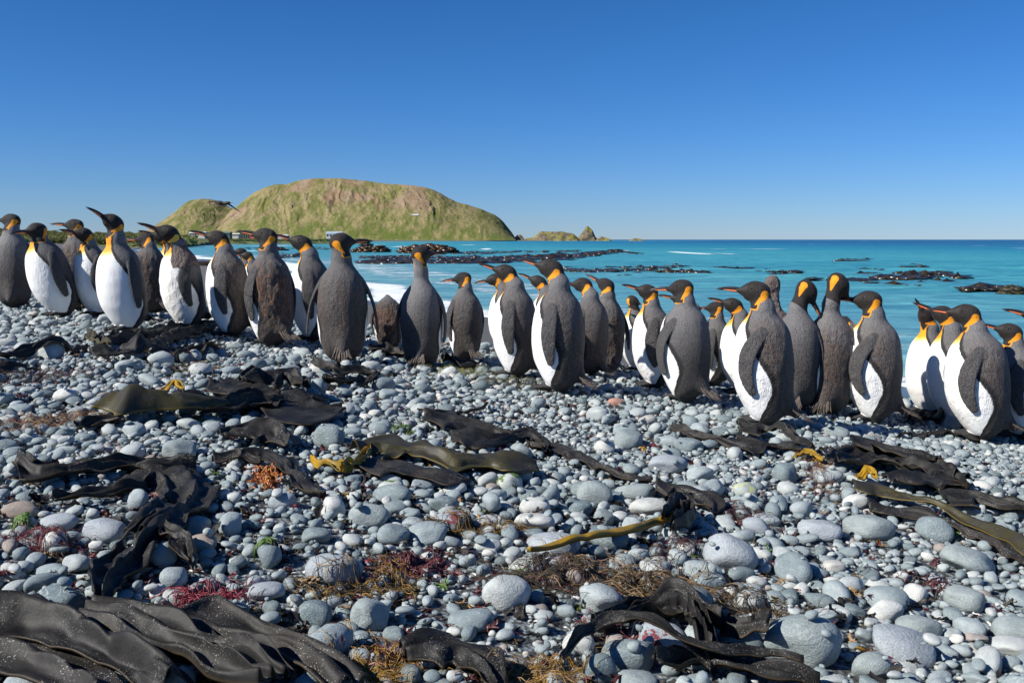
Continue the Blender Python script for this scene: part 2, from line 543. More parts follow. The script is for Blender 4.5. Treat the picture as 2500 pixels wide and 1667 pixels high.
M['weed_tan'] = plain('tan_stringy_weed', (0.27, 0.165, 0.075), 0.65, 0.4, 30)
M['weed_red'] = plain('red_weed', (0.17, 0.020, 0.032), 0.5, 0.5, 30)
M['weed_maroon'] = plain('maroon_weed', (0.075, 0.018, 0.020), 0.45, 0.5, 30)
M['weed_gold'] = plain('gold_weed', (0.26, 0.145, 0.022), 0.45, 0.4, 30)
M['weed_orange'] = plain('orange_weed', (0.30, 0.085, 0.015), 0.4, 0.5, 30)
M['weed_green'] = plain('green_weed', (0.07, 0.13, 0.02), 0.5, 0.3, 30)
M['weed_moss'] = plain('mossy_weed', (0.15, 0.15, 0.045), 0.7, 0.4, 30)
M['shell'] = plain('white_shell', (0.78, 0.72, 0.68), 0.4, 0.15, 30)


# ------------------------------------------------------------------ the lie of the land
SHORE = np.array([(60, -6), (30, 0), (14, 6.5), (8.0, 10.0), (6.5, 11.9), (5.8, 13.8), (4.6, 17.0), (2.6, 21.5), (-0.7, 24.0), (-4.3, 31.0),
                  (-12, 55), (-22, 88), (-34, 105), (-74, 190), (-98, 260), (-125, 400), (-150, 620), (-175, 900), (-150, 1180), (-60, 1290), (60, 1400),
                  (40, 1900), (-600, 2600), (-3000, 2600), (-3000, -600), (60, -600)], float)


def shore_sd(x, y):
    """signed distance to the shoreline, positive on land"""
    x = np.asarray(x, float); y = np.asarray(y, float)
    shp = x.shape
    x = x.ravel(); y = y.ravel()
    best = np.full(x.shape, 1e18)
    ins = np.zeros(x.shape, bool)
    n = len(SHORE)
    for i in range(n):
        a, b = SHORE[i], SHORE[(i + 1) % n]
        ab = b - a
        t = np.clip(((x - a[0]) * ab[0] + (y - a[1]) * ab[1]) / (ab @ ab), 0, 1)
        best = np.minimum(best, (x - a[0] - t * ab[0]) ** 2 + (y - a[1] - t * ab[1]) ** 2)
        c = (a[1] > y) != (b[1] > y)
        if a[1] != b[1]:
            ins ^= c & (x < (b[0] - a[0]) * (y - a[1]) / (b[1] - a[1]) + a[0])
    d = np.sqrt(best)
    return np.where(ins, d, -d).reshape(shp)


def z_plane(x, y):
    xs = np.where(x < -2.6, -2.6 + (np.maximum(x, -40) + 2.6) * 0.45, x)
    xs = np.maximum(xs, -6.0)
    z = 0.17 - 0.115 * xs
    z = z - 0.03 * np.maximum(x - 3.5, 0)
    return z + 0.018 * np.sin(x * 1.7 + y * 0.9) + 0.012 * np.sin(y * 2.3 - x * 1.1)


def crest(x):
    return np.interp(x, [-8, -4.0, -2.0, 0.0, 1.5, 3.2, 5.0, 9.0], [9.8, 9.2, 8.6, 7.9, 7.6, 7.5, 7.8, 7.6])


def ground_z(x, y):
    x = np.asarray(x, float); y = np.asarray(y, float)
    yc = crest(x)
    sd = shore_sd(x, y)
    sdc = np.maximum(shore_sd(x, yc), 0.5)
    zc = z_plane(x, yc)
    near = z_plane(x, np.minimum(y, yc))
    f = np.clip(sd / sdc, 0, 1)
    far = SEA + (zc - SEA) * np.where(sd > 0, f, 0)
    far = np.where(sd < 0, SEA + np.maximum(sd * 0.05, -4), far)
    z = np.where(y <= yc, near, far)
    # inland and far away: a low flat strand rising gently
    fz = SEA + 1.5 * smooth(0, 40, sd) + 0.8 * smooth(40, 220, sd)
    fz = np.where(sd < 0, SEA + np.maximum(sd * 0.05, -4), fz)
    k = smooth(22, 60, y)
    z = z * (1 - k) + fz * k
    kx = smooth(9, 20, x)
    return np.where((x > 9) & (sd < 0), z, z) * 1.0


# ground sheet (polar grid around the camera so that near ground is fine)
def polar_sheet(r0, r1, ratio, nang, a0, a1):
    n = int(math.log(r1 / r0) / math.log(ratio)) + 2
    rr = r0 * ratio ** np.arange(n)
    aa = np.linspace(R(a0), R(a1), nang)
    X = rr[:, None] * np.sin(aa)[None, :]
    Y = rr[:, None] * np.cos(aa)[None, :]
    return X, Y


X, Y = polar_sheet(0.4, 3200, 1.035, 361, -180, 180)
Z = ground_z(X, Y)
SD = shore_sd(X, Y)
Z = Z + 0.02 * noise3(X * 0.8, Y * 0.8) * smooth(8, 14, Y) + 0.35 * fbm(X * 0.02, Y * 0.02) * smooth(10, 60, SD) * smooth(60, 150, np.hypot(X, Y))
me = mesh_np('ground', np.stack([X, Y, Z], -1).reshape(-1, 3), grid_faces(*X.shape)[:, ::-1].copy())
attr(me, 'sd', SD.ravel())
pebm = np.where(Y < crest(X) + 1.6, 1.0, 0.0) * (np.hypot(X, Y) < 60)
pebm = np.maximum(pebm, smooth(12, 20, SD) * 0.0)
attr(me, 'peb', pebm.ravel())
attr(me, 'turf', (smooth(25, 60, SD) * smooth(120, 300, np.hypot(X, Y))).ravel())
beach = link('pebble_beach', me, M['ground'])
tag(beach, kind='structure')

# the sea
X, Y = polar_sheet(7.0, 32000, 1.016, 340, -75, 75)
SD = -shore_sd(X, Y)
dist = np.hypot(X, Y)
amp = smooth(1, 30, SD) * (1 - smooth(60, 150, dist))
Z = SEA + amp * (0.11 * np.sin(Y * 0.55 + 1.2 * noise3(X * 0.05, Y * 0.03) * 3) + 0.10 * noise3(X * 0.35, Y * 0.9)) + 0.02 * smooth(0, 2, SD) * (1 - smooth(5, 9, SD)) * (1 + noise3(X, Y))
me = mesh_np('sea', np.stack([X, Y, Z], -1).reshape(-1, 3), grid_faces(*X.shape)[:, ::-1].copy())
attr(me, 'sd', SD.ravel())
attr(me, 'logd', np.log10(np.maximum(SD, 1.0)).ravel())
wig = 1.5 * noise3(X * 0.12, Y * 0.12) + 0.7 * noise3(X * 0.5, Y * 0.5)
s2 = SD + wig
near = np.where(dist < 140, 1.0, 0.6)
wdt = 0.55 + 0.45 * smooth(6, -2, X)
foam = np.clip(smooth(-0.6, 0.6, s2) * (1 - smooth(1.0 * wdt, 3.2 * wdt, s2)) * 0.80 + 0.52 * smooth(2.5, 5, s2) * (1 - smooth(7 * wdt, 17 * wdt, s2)), 0, 1) * near
foam = np.maximum(foam, 0.95 * np.exp(-((s2 + 0.0) / 0.8) ** 2))


def breaker(u0, u1, v, thick, s=1.0):
    """breaking crest out at sea, where the photograph shows one"""
    p0, p1 = on_z(u0, v, SEA), on_z(u1, v, SEA)
    c = (p0 + p1) / 2
    hw = abs(p1[0] - p0[0]) / 2
    dy = c[1] - on_z((u0 + u1) / 2, v + thick, SEA)[1]
    e = ((X - c[0]) / hw) ** 2 + ((Y - c[1] - 0.12 * hw * np.sin((X - c[0]) / hw * 2)) / max(dy, 1.0)) ** 2
    return s * np.exp(-e * 0.9)


for b in ((1655, 1690, 617, 4.0, 1.3), (1685, 1735, 619, 1.6, 1.1), (1750, 1765, 619, 1.6, .9), (1775, 1795, 620, 2, .9), (1168, 1205, 608, 2.0, 1.0), (955, 1010, 602, 1.6, .9), (905, 930, 597, 1.5, .9), (1966, 1990, 632, 1.5, .8),
          (640, 700, 600, 2.0, .9), (600, 650, 612, 2.0, .9), (1500, 1545, 612, 1.2, .8), (1110, 1180, 598, 1.0, .7), (1985, 2000, 596, 1.2, .8), (2285, 2292, 614, 1.5, .9)):
    foam = np.maximum(foam, breaker(*b))
attr(me, 'foam', np.clip(foam, 0, 1.2).ravel())
sea = link('sea', me, M['water'])
tag(sea, kind='structure')

# ------------------------------------------------------------------ headland
SIL = np.array([(300, 588), (340, 582), (360, 572), (384, 554), (410, 536), (440, 516), (458, 500), (472, 491), (500, 486), (522, 487), (540, 491), (552, 497), (564, 505), (580, 510),
                (590, 503), (610, 486), (632, 470), (656, 460), (680, 452), (712, 451), (726, 446), (740, 442), (770, 438), (800, 437), (840, 437), (870, 440), (900, 443), (940, 449), (980, 452),
                (1010, 454), (1040, 458), (1062, 464), (1080, 472), (1100, 484), (1120, 494), (1140, 499), (1160, 505), (1180, 511), (1200, 520), (1212, 525), (1222, 532), (1232, 541), (1244, 556), (1252, 566), (1260, 578), (1266, 588)], float)
u = np.linspace(300, 1268, 560)
t = np.concatenate([np.linspace(0, 1, 150), np.linspace(1.012, 1.9, 50)])
U, T = np.meshgrid(u, t, indexing='ij')
y0, yr = 1330.0, 1500.0
yr_u = yr + 45 * np.sin((u - 300) / 190.0) - 20 * smooth(600, 480, u)
YR = yr_u[:, None] * np.ones_like(T)
Yh = y0 + (YR - y0) * T
Xh = (U - 1250) / FPX * YR + (T - 1) * 0.0
Xh = Xh * (0.93 + 0.07 * np.minimum(T, 1.0)) - 2.0
hs_ = np.interp(u, SIL[:, 0], SIL[:, 1])
ridge = np.maximum((585.4 - hs_) / FPX * yr_u + 0.4, 0)
ridge = ridge[:, None] * np.ones_like(T)
prof = np.where(T <= 1, 0.08 * smooth(0, 0.1, T) + 0.92 * (T * (1.42 - 0.42 * T)) ** 1.02, 1 - (np.maximum(T - 1, 0) / 0.9) ** 1.6)
gx = U / 34.0 + 1.1 * T + 2.2 * fbm(U / 50, T * 1.9, 1.0)
gul = np.abs(noise3(gx, T * 1.1, 2.0)) * 1.0 + 0.5 * np.abs(noise3(gx * 2.3, T * 2.2, 5.0))
rough_ = fbm(U / 9.0, T * 16.0, 3.0, 5)
env = np.clip(T * (1 - T) * 4, 0, 1) * (T < 1) + 0.2 * (T >= 1)
Zh = SEA + 1 + ridge * prof + ridge * env * (-0.042 * (gul - 0.3)) + ridge * 0.013 * rough_ * np.clip(env + 0.15, 0, 1)
crag = 0.7 * smooth(0.38, 0.7, fbm(U / 14.0, T * 7, 8.0)) * env
Zh = Zh + crag * 4.0 * np.abs(noise3(U / 2.4, T * 40, 9.0))
Zh = np.where(ridge < 1.5, SEA - 1 + ridge, Zh)
me = mesh_np('headland', np.stack([Xh, Yh, Zh], -1).reshape(-1, 3), grid_faces(*U.shape)[:, ::-1].copy())
attr(me, 'crag', crag.ravel())
attr(me, 'ht', np.clip(prof, 0, 1).ravel())
attr(me, 'uu', U.ravel() / 1000.0)


def mat_hill():
    n = NT('headland_turf')
    p = n.pos()
    a = n.noise(n.mapping(p, (1, 0.6, 1)), 0.017, 7, 0.62, dist=0.6)
    b = n.noise(n.mapping(p, (1.4, 0.4, 0.9), (0, 0.5, 0)), 0.045, 7, 0.68)
    f = n.noise(p, 0.32, 5, 0.75)
    c = n.mix(n.step(b, 0.40, 0.60), (0.145, 0.148, 0.045), (0.29, 0.235, 0.115))
    low = n.step(n.at('ht'), 0.55, 0.05)
    c = n.mix(n.math('MULTIPLY', low, n.step(b, 0.62, 0.42)), c, (0.12, 0.15, 0.035))
    br = n.math('MULTIPLY', n.step(a, 0.52, 0.62), n.step(n.at('ht'), 0.25, 0.6))
    c = n.mix(n.math('MULTIPLY', br, 0.85), c, n.mix(n.step(b, 0.4, 0.6), (0.27, 0.17, 0.11), (0.32, 0.23, 0.165)))
    c = n.mix(n.math('MULTIPLY', n.step(f, 0.56, 0.40), 0.55), c, n.mix(0.6, c, (0.05, 0.065, 0.015)))
    c = n.mix(n.math('MULTIPLY', n.step(n.noise(p, 0.7, 4, 0.7), 0.55, 0.7), 0.35), c, (0.30, 0.30, 0.12))
    c = n.mix(n.math('MULTIPLY', n.at('crag'), n.step(f, 0.38, 0.60)), c, n.mix(n.step(f, 0.4, 0.7), (0.085, 0.075, 0.06), (0.20, 0.175, 0.145)))
    # shade of the flank turned from the sun, painted darker towards the seaward end
    c = n.mix(n.math('MULTIPLY', n.step(n.at('uu'), 1.12, 1.24), 0.55), c, n.mix(0.6, c, (0.055, 0.075, 0.020)))
    bp = n.bump(f, 0.8, 1.6)
    bp = n.bump(n.noise(p, 0.09, 5, 0.6), 0.5, 3.0, bp)
    return n.fin(c, 0.9, bp, 0.1)


def mat_stack():
    n = NT('sea_stack_rock')
    p = n.pos()
    f = n.noise(p, 0.28, 6, 0.7)
    g = n.noise(p, 0.05, 4, 0.6)
    c = n.mix(n.step(f, 0.35, 0.65), (0.085, 0.068, 0.048), (0.23, 0.19, 0.135))
    up = n.node('ShaderNodeNewGeometry')
    sp = n.node('ShaderNodeSeparateXYZ'); n.L(up.outputs['Normal'], sp.inputs[0])
    gr = n.math('MULTIPLY', n.step(sp.outputs[2], 0.45, 0.8), n.step(g, 0.42, 0.56))
    c = n.mix(n.math('MULTIPLY', gr, n.step(f, 0.3, 0.5)), c, (0.24, 0.22, 0.045))
    bp = n.bump(f, 0.8, 2.5)
    return n.fin(c, 0.9, bp, 0.1)


M['hill'] = mat_hill()
M['rock'] = mat_stack()
hill = link('headland', me, M['hill'])
tag(hill, kind='structure')


def stack(sil, D, depth, label, cat='rock', name='sea_stack', nz=26, group=None):
    """rock islet with a given skyline, a real depth and craggy sides"""
    sil = np.array(sil, float)
    u = np.linspace(sil[0, 0], sil[-1, 0], max(24, int((sil[-1, 0] - sil[0, 0]) * 1.1)))
    h = np.maximum((586.5 - np.interp(u, sil[:, 0], sil[:, 1])) / FPX * D, 0)
    t = np.linspace(-1, 1, nz)
    U, T = np.meshgrid(u, t, indexing='ij')
    H = h[:, None] * np.ones_like(T)
    prof = np.clip(1 - np.abs(T) ** 2.4, 0, 1)
    cx = (u[0] + u[-1]) / 2
    Xs = (U - cx) / FPX * D
    Ys = T * (depth * (0.25 + 0.75 * np.minimum(1, H / (h.max() * 0.5 + 1e-6))))
    Zs = H * prof
    cr = fbm(Xs * 0.16, Ys * 0.16, 4.0 + D * 0.01, 5)
    Zs = Zs * (1 + 0.10 * cr * (1 - np.exp(-np.abs(T) * 6))) + 0.6 * np.abs(noise3(Xs * 0.5, Ys * 0.5, 2)) * (H > 1) * (np.abs(T) < 0.97) - 0.8
    Ys = Ys + 3.0 * noise3(Xs * 0.12, Zs * 0.25, 7.0) * (np.abs(T) > 0.2)
    me = mesh_np(name, np.stack([Xs, Ys, Zs], -1).reshape(-1, 3), grid_faces(*U.shape)[:, ::-1].copy())
    c = at_depth(cx, 585.5, D)
    o = link(name, me, M['rock'], loc=(c[0], D, SEA + 0.1))
    return tag(o, label, cat, group)


G_ = 'rocky islets off the headland'
stack([(1252, 588), (1256, 578), (1262, 572), (1270, 570), (1276, 575), (1281, 584), (1283, 588)], 1460, 16, 'small rounded rock knob at the foot of the headland', group=G_)
stack([(1278, 588), (1284, 580), (1295, 579), (1304, 577), (1310, 572), (1316, 566), (1322, 563), (1345, 564), (1372, 563), (1384, 566), (1398, 568), (1404, 573), (1412, 580), (1420, 584), (1426, 588)], 1480, 30, 'broad flat-topped islet with yellow-green turf beside the pinnacle', group=G_)
stack([(1405, 588), (1412, 577), (1420, 568), (1424, 562), (1429, 555), (1433, 550), (1436, 551), (1444, 557), (1449, 567), (1454, 577), (1464, 583), (1472, 588)], 1500, 18, 'tall pointed rock pinnacle standing in the sea', group=G_)
stack([(1450, 588), (1460, 579), (1468, 575), (1478, 577), (1488, 581), (1494, 586), (1496, 588)], 1470, 14, 'low rounded rock to the right of the pinnacle', group=G_)
stack([(1532, 588), (1540, 582), (1548, 580), (1560, 580), (1568, 583), (1576, 586), (1580, 588)], 1520, 14, 'low lone islet farthest out to sea', group=G_)

# ------------------------------------------------------------------ station buildings on the isthmus
BW = plain('white_cladding', (0.50, 0.50, 0.47), 0.7)
BG = plain('green_cladding', (0.10, 0.17, 0.12), 0.7)
BR = plain('pale_roof', (0.52, 0.53, 0.55), 0.5)
BD = plain('dark_tank_steel', (0.06, 0.065, 0.07), 0.5)
BL = plain('blue_grey_roof', (0.30, 0.36, 0.42), 0.5)
BRD = plain('red_cladding', (0.45, 0.10, 0.08), 0.6)
GL = plain('window_glass', (0.04, 0.05, 0.06), 0.2)
WOOD = plain('weathered_timber', (0.33, 0.28, 0.22), 0.8)


def building(u0, u1, vt, vb, D, label, wm, rm, nwin, name='station_building'):
    a = at_depth(u0, vb, D); b = at_depth(u1, vt, D)
    wd = b[0] - a[0]; ht = b[2] - a[2]
    gz = a[2]
    r = empty(name, ((a[0] + b[0]) / 2, D, gz))
    tag(r, label, 'building')
    d = max(6.0, wd * 0.45)
    m = MB(); m.box((-wd / 2, 0, -4), (wd / 2, d, ht * 0.62)); m.build('wall', wm, r)
    m = MB(); o = 0.4; z0, z1 = ht * 0.62, ht
    v = [(-wd/2-o, -o, z0), (wd/2+o, -o, z0), (wd/2+o, d+o, z0), (-wd/2-o, d+o, z0), (-wd/2-o, d/2, z1), (wd/2+o, d/2, z1)]
    m.add(v, [(0, 1, 5, 4), (2, 3, 4, 5), (0, 4, 3), (1, 2, 5), (0, 3, 2, 1)]); m.build('roof', rm, r)
    for k in range(nwin):
        x = -wd / 2 + wd * (k + 0.5) / nwin
        ww = min(1.2, wd / nwin * 0.3)
        m = MB(); m.box((x - ww, -0.12, ht * 0.22), (x + ww, 0.02, ht * 0.48))
        f = m.build('window', BW if wm is not BW else BD, r)
        m = MB(); m.box((x - ww * 0.85, -0.15, ht * 0.25), (x + ww * 0.85, -0.125, ht * 0.45)); m.build('pane', GL, f)
    return r


building(462, 499, 565.5, 576, 560, 'long white station building left of the others, above the tussock', BW, BR, 6)
building(536, 560, 565, 576, 600, 'green-clad station building among the tussock below the headland', BG, BG, 3)
building(561, 582, 569.5, 577, 620, 'low white shed with pale roof below the headland', BW, BW, 3)
building(676, 702, 572.5, 580, 700, 'small pale shed at the foot of the green slope', BR, BR, 3)
building(796, 834, 565, 581, 900, 'blue-grey roofed station building close to the foot of the headland', BW, BL, 5)
building(1006, 1021, 522.5, 530.5, 1372, 'tiny white hut high up on the headland slope', BW, BR, 1, 'hut')
building(611, 620, 573, 578.5, 560, 'small red shed beside the dark fuel tanks', BRD, BRD, 1, 'shed')
for k in range(9):
    c = at_depth(588 + k * 4.4, 578, 640)
    m = MB(); rad = 0.55
    th = np.linspace(0, 2 * math.pi, 14, endpoint=False)
    V = [(0.52 * math.cos(a), 0.52 * math.sin(a), z) for z in (-2, 2.6) for a in th] + [(0, 0, 2.9)]
    F = [(i, (i + 1) % 14, 14 + (i + 1) % 14, 14 + i) for i in range(14)] + [(14 + i, 14 + (i + 1) % 14, 28) for i in range(14)]
    m.add(V, F)
    o = m.build('fuel_tank', BD, None, loc=tuple(c))
    o.scale = (1.05, 1.05, 1.0)
    tag(o, ('leftmost', 'second from the left', 'third from the left', 'fourth from the left', 'middle', 'fourth from the right', 'third from the right', 'second from the right', 'rightmost')[k] + ' dark upright fuel tank in the row below the headland', 'tank', 'row of dark fuel tanks on the isthmus')

# ------------------------------------------------------------------ tussock on the isthmus
def inst_group(name, srcs):
    c = bpy.data.collections.new(name)
    for s_ in srcs: c.objects.link(s_)
    return c


def scatter(name, pts, rot, scl, idx, coll, label=None, cat=None, kind='stuff', parent=None):
    """one object whose points carry instances of the collection's objects"""
    me = bpy.data.meshes.new(name)
    me.vertices.add(len(pts))
    me.vertices.foreach_set('co', np.asarray(pts, np.float32).ravel())
    a = me.attributes.new('rot', 'FLOAT_VECTOR', 'POINT'); a.data.foreach_set('vector', np.asarray(rot, np.float32).ravel())
    a = me.attributes.new('scl', 'FLOAT_VECTOR', 'POINT'); a.data.foreach_set('vector', np.asarray(scl, np.float32).ravel())
    a = me.attributes.new('idx', 'INT', 'POINT'); a.data.foreach_set('value', np.asarray(idx, np.int32))
    o = link(name, me, None, parent)
    g = bpy.data.node_groups.new(name, 'GeometryNodeTree')
    g.interface.new_socket('Geometry', in_out='INPUT', socket_type='NodeSocketGeometry')
    g.interface.new_socket('Geometry', in_out='OUTPUT', socket_type='NodeSocketGeometry')
    gi = g.nodes.new('NodeGroupInput'); go = g.nodes.new('NodeGroupOutput')
    ci = g.nodes.new('GeometryNodeCollectionInfo')
    ci.inputs['Collection'].default_value = coll
    ci.inputs['Separate Children'].default_value = True
    ci.inputs['Reset Children'].default_value = True
    ip = g.nodes.new('GeometryNodeInstanceOnPoints')
    ip.inputs['Pick Instance'].default_value = True

    def na(nm, ty):
        q = g.nodes.new('GeometryNodeInputNamedAttribute'); q.data_type = ty
        q.inputs['Name'].default_value = nm
        return q.outputs[0]
    g.links.new(gi.outputs[0], ip.inputs['Points'])
    g.links.new(ci.outputs[0], ip.inputs['Instance'])
    g.links.new(na('idx', 'INT'), ip.inputs['Instance Index'])
    e2r = g.nodes.new('FunctionNodeEulerToRotation')
    g.links.new(na('rot', 'FLOAT_VECTOR'), e2r.inputs[0])
    g.links.new(e2r.outputs[0], ip.inputs['Rotation'])
    g.links.new(na('scl', 'FLOAT_VECTOR'), ip.inputs['Scale'])
    g.links.new(ip.outputs[0], go.inputs[0])
    md = o.modifiers.new('scatter', 'NODES')
    md.node_group = g
    tag(o, label, cat, None, kind)
    return o


TUS = []
tm = NT('tussock_blades')
to = tm.obj()
trnd = tm.node('ShaderNodeObjectInfo').outputs['Random']
tc = tm.mix(trnd, (0.085, 0.12, 0.022), (0.20, 0.20, 0.05))
tm.fin(tm.mix(tm.step(tm.noise(to, 6, 3), 0.4, 0.7), tc, (0.23, 0.22, 0.08)), 0.8)
for k in range(5):
    V, F = [], []
    for b in range(70):
        a = rng.uniform(0, 6.283); rr = rng.uniform(0.0, 0.5)
        x, y = rr * math.cos(a), rr * math.sin(a)
        tilt = rng.uniform(0.1, 0.9); L_ = rng.uniform(0.6, 1.2)
        dx, dy = math.cos(a) * tilt, math.sin(a) * tilt
        wv = 0.07
        px_, py_ = -math.sin(a) * wv, math.cos(a) * wv
        n0 = len(V)
        V += [(x - px_, y - py_, 0), (x + px_, y + py_, 0), (x + dx * .6 * L_ + px_ * .7, y + dy * .6 * L_ + py_ * .7, .75 * L_), (x + dx * .6 * L_ - px_ * .7, y + dy * .6 * L_ - py_ * .7, .75 * L_), (x + dx * 1.1 * L_, y + dy * 1.1 * L_, .80 * L_)]
        F += [(n0, n0 + 1, n0 + 2, n0 + 3), (n0 + 3, n0 + 2, n0 + 4)]
    me = mesh_np('tussock', np.array(V), F, False)
    me.materials.append(tm.m)
    TUS.append(bpy.data.objects.new('tussock', me))
tcoll = inst_group('tussock_sources', TUS)
pts, rot, scl, idx = [], [], [], []
topv = np.array([(-300, 556), (0, 556), (60, 558), (120, 562), (230, 566), (330, 566), (380, 568), (480, 575), (560, 579), (700, 582), (860, 585)], float)
for i in range(3600):
    uu_ = rng.uniform(-260, 860)
    D = rng.uniform(250, 430) if uu_ < 480 else rng.uniform(420, 760)
    vt = np.interp(uu_, topv[:, 0], topv[:, 1])
    vb = 592 if uu_ < 520 else 588
    fr = (D - 250) / 180 if uu_ < 480 else (D - 420) / 340
    v = vb + (vt + 5 - vb) * fr + rng.normal(0, 0.6)
    p = at_depth(uu_, v, D)
    s_ = rng.uniform(0.8, 1.7) * (1.0 if uu_ < 480 else 0.9)
    pts.append((p[0], p[1], p[2] - 0.3)); rot.append((0, 0, rng.uniform(0, 6))); scl.append((s_, s_, s_ * rng.uniform(.7, 1.1))); idx.append(rng.integers(0, 5))
# the low dune that carries the tussock
u = np.linspace(-300, 880, 240)
t = np.linspace(0, 1.25, 24)
U, T = np.meshgrid(u, t, indexing='ij')
D0 = np.interp(u, [-300, 450, 560, 880], [250, 250, 420, 470])[:, None]
D1 = np.interp(u, [-300, 450, 560, 880], [430, 430, 760, 900])[:, None]
VT = np.interp(u, topv[:, 0], topv[:, 1])[:, None] + 5
VB = np.interp(u, [-300, 450, 560, 880], [593, 593, 589, 588])[:, None]
Yd = D0 + (D1 - D0) * T
Vd = VB + (VT - VB) * np.minimum(T, 1) + np.maximum(T - 1, 0) * 60
Xd = (U - 1250) / FPX * Yd
Zd = CAMZ - (Vd - 585.0) / FPX * Yd - 0.4 + 0.7 * noise3(Xd * 0.15, Yd * 0.15)
Zd[:, 0] -= 3
me = mesh_np('dune', np.stack([Xd, Yd, Zd], -1).reshape(-1, 3), grid_faces(*U.shape)[:, ::-1].copy())
DG = plain('dune_turf', (0.10, 0.12, 0.03), 0.9, 0.4, 0.2)
tag(link('dune', me, DG), kind='structure')
scatter('tussock_grass', pts, rot, scl, idx, tcoll, 'band of olive tussock grass along the low isthmus behind the beach', 'grass')

# ------------------------------------------------------------------ kelp beds and reefs in the shallows
def ico(sub):
    bm = bmesh.new()
    bmesh.ops.create_icosphere(bm, subdivisions=sub, radius=1)
    V = np.array([v.co[:] for v in bm.verts]); F = np.array([[v.index for v in f.verts] for f in bm.faces])
    bm.free()
    return V, F


IV1, IF1 = ico(1)
IV2, IF2 = ico(2)
IV3, IF3 = ico(3)


def raft(poly, n, label, size=(0.2, 0.65), hgt=(0.02, 0.085), mat='raft', name='kelp_bed', cat='kelp', heap=0.0):
    """poly: (u, v, half thickness in px) ; lumps and blades of floating kelp along it"""
    P = np.array(poly, float)
    seg = np.r_[0, np.cumsum(np.hypot(*np.diff(P[:, :2], axis=0).T))]
    VV, FF, n0 = [], [], 0
    c0 = on_z(P[:, 0].mean(), P[:, 1].mean(), SEA)
    for i in range(n):
        s_ = rng.uniform(0, seg[-1])
        u_ = np.interp(s_, seg, P[:, 0]); v_ = np.interp(s_, seg, P[:, 1]); h_ = np.interp(s_, seg, P[:, 2])
        if noise3(u_ / 14.0, 3.3, n * 0.7) < -0.5: continue
        off = np.clip(rng.normal(0, 0.55), -1, 1)
        p = on_z(u_ + rng.normal(0, 2), v_ + off * h_, SEA)
        a = rng.uniform(*size) * (p[1] / 90.0) ** 0.3
        b = a * rng.uniform(0.4, 1.0)
        c = rng.uniform(*hgt) * (1 + heap * (1 - off * off) * 3 * math.sin(math.pi * s_ / seg[-1]))
        V = IV1 * (1 + 0.35 * rng.normal(size=(len(IV1), 1)))
        V = V * np.array([a, b, c])
        if rng.random() < 0.12: V[:, 2] *= 1.9
        th = rng.normal(0, 0.5)
        ct, st = math.cos(th), math.sin(th)
        V = np.stack([V[:, 0] * ct - V[:, 1] * st, V[:, 0] * st + V[:, 1] * ct, V[:, 2]], -1) + p - c0 + np.array([0, 0, heap * c * 0.3])
        VV.append(V); FF.append(IF1 + n0); n0 += len(V)
    me = mesh_np(name, np.concatenate(VV), np.concatenate(FF), True)
    o = link(name, me, M[mat], loc=tuple(c0))
    return tag(o, label, cat, 'beds of kelp floating in the bay', 'stuff')


raft([(865, 641, 3), (1000, 640, 5), (1120, 640, 5), (1220, 634, 7), (1330, 630, 8), (1400, 626, 7), (1470, 618, 5), (1512, 612, 3)], 2000, 'longest dark kelp bed, reaching from the left reef far out to the right', size=(0.4, 1.1), hgt=(0.05, 0.15))
raft([(880, 628, 3), (960, 628, 4), (1080, 630, 4), (1170, 628, 3)], 700, 'thin kelp bed in front of the kelp-covered reef')
raft([(1100, 618, 3), (1180, 618, 4), (1270, 614, 2)], 200, 'kelp bed trailing right from the kelp-covered reef')
raft([(1285, 615, 2), (1340, 615, 3), (1412, 613, 3)], 170, 'short kelp bed farthest out, right of the surf')
raft([(1500, 613, 2), (1540, 618, 3), (1575, 620, 2)], 90, 'small kelp patch at the right tip of the longest bed')
raft([(1380, 657, 3), (1440, 661, 5), (1520, 657, 4), (1600, 656, 5), (1660, 660, 5), (1720, 667, 2)], 900, 'long kelp bed in the middle of the bay, right of the tall penguin')
raft([(1512, 673, 1), (1550, 671, 2), (1568, 671, 2)], 30, 'small kelp tuft with a dark hump below the middle kelp bed')
raft([(1555, 646, 2), (1620, 647, 3), (1665, 649, 1.5)], 110, 'thin kelp streak just above the middle kelp bed')
raft([(1738, 654, 2), (1780, 658, 3), (1840, 655, 2)], 130, 'kelp patch left of the fluffy-headed penguin')
raft([(1850, 660, 2), (1915, 661, 3), (1950, 664, 2)], 110, 'kelp patch right of the fluffy-headed penguin')
raft([(1885, 670, 1.5), (1940, 673, 2), (1990, 681, 2)], 70, 'thin slanting kelp streak behind the preening penguins')
raft([(2030, 683, 3), (2080, 684, 4), (2125, 684, 3)], 130, 'kelp clump just right of the long-necked penguin')
raft([(2100, 672, 2), (2150, 676, 4), (2230, 676, 7), (2290, 670, 5), (2350, 677, 2)], 800, 'broad kelp bed at the right, upper of its two bands', size=(0.3, 0.8), hgt=(0.03, 0.12))
raft([(2110, 692, 2), (2180, 692, 5), (2240, 695, 4), (2300, 690, 4), (2350, 697, 2)], 620, 'broad kelp bed at the right, lower of its two bands')
raft([(2040, 636, 2), (2080, 635, 3), (2120, 635, 2)], 90, 'small brown kelp patch out beyond the long-necked penguin')
raft([(2205, 651, 1.5), (2235, 649, 2), (2255, 650, 1)], 45, 'smallest kelp wisp above the broad kelp bed')
raft([(2100, 658, 1.2), (2150, 660, 1.5), (2190, 657, 1)], 40, 'faint kelp wisp above the left end of the broad kelp bed')
raft([(2362, 704, 2), (2400, 703, 4), (2450, 704, 3)], 150, 'kelp patch beside the round olive rock at the right edge')
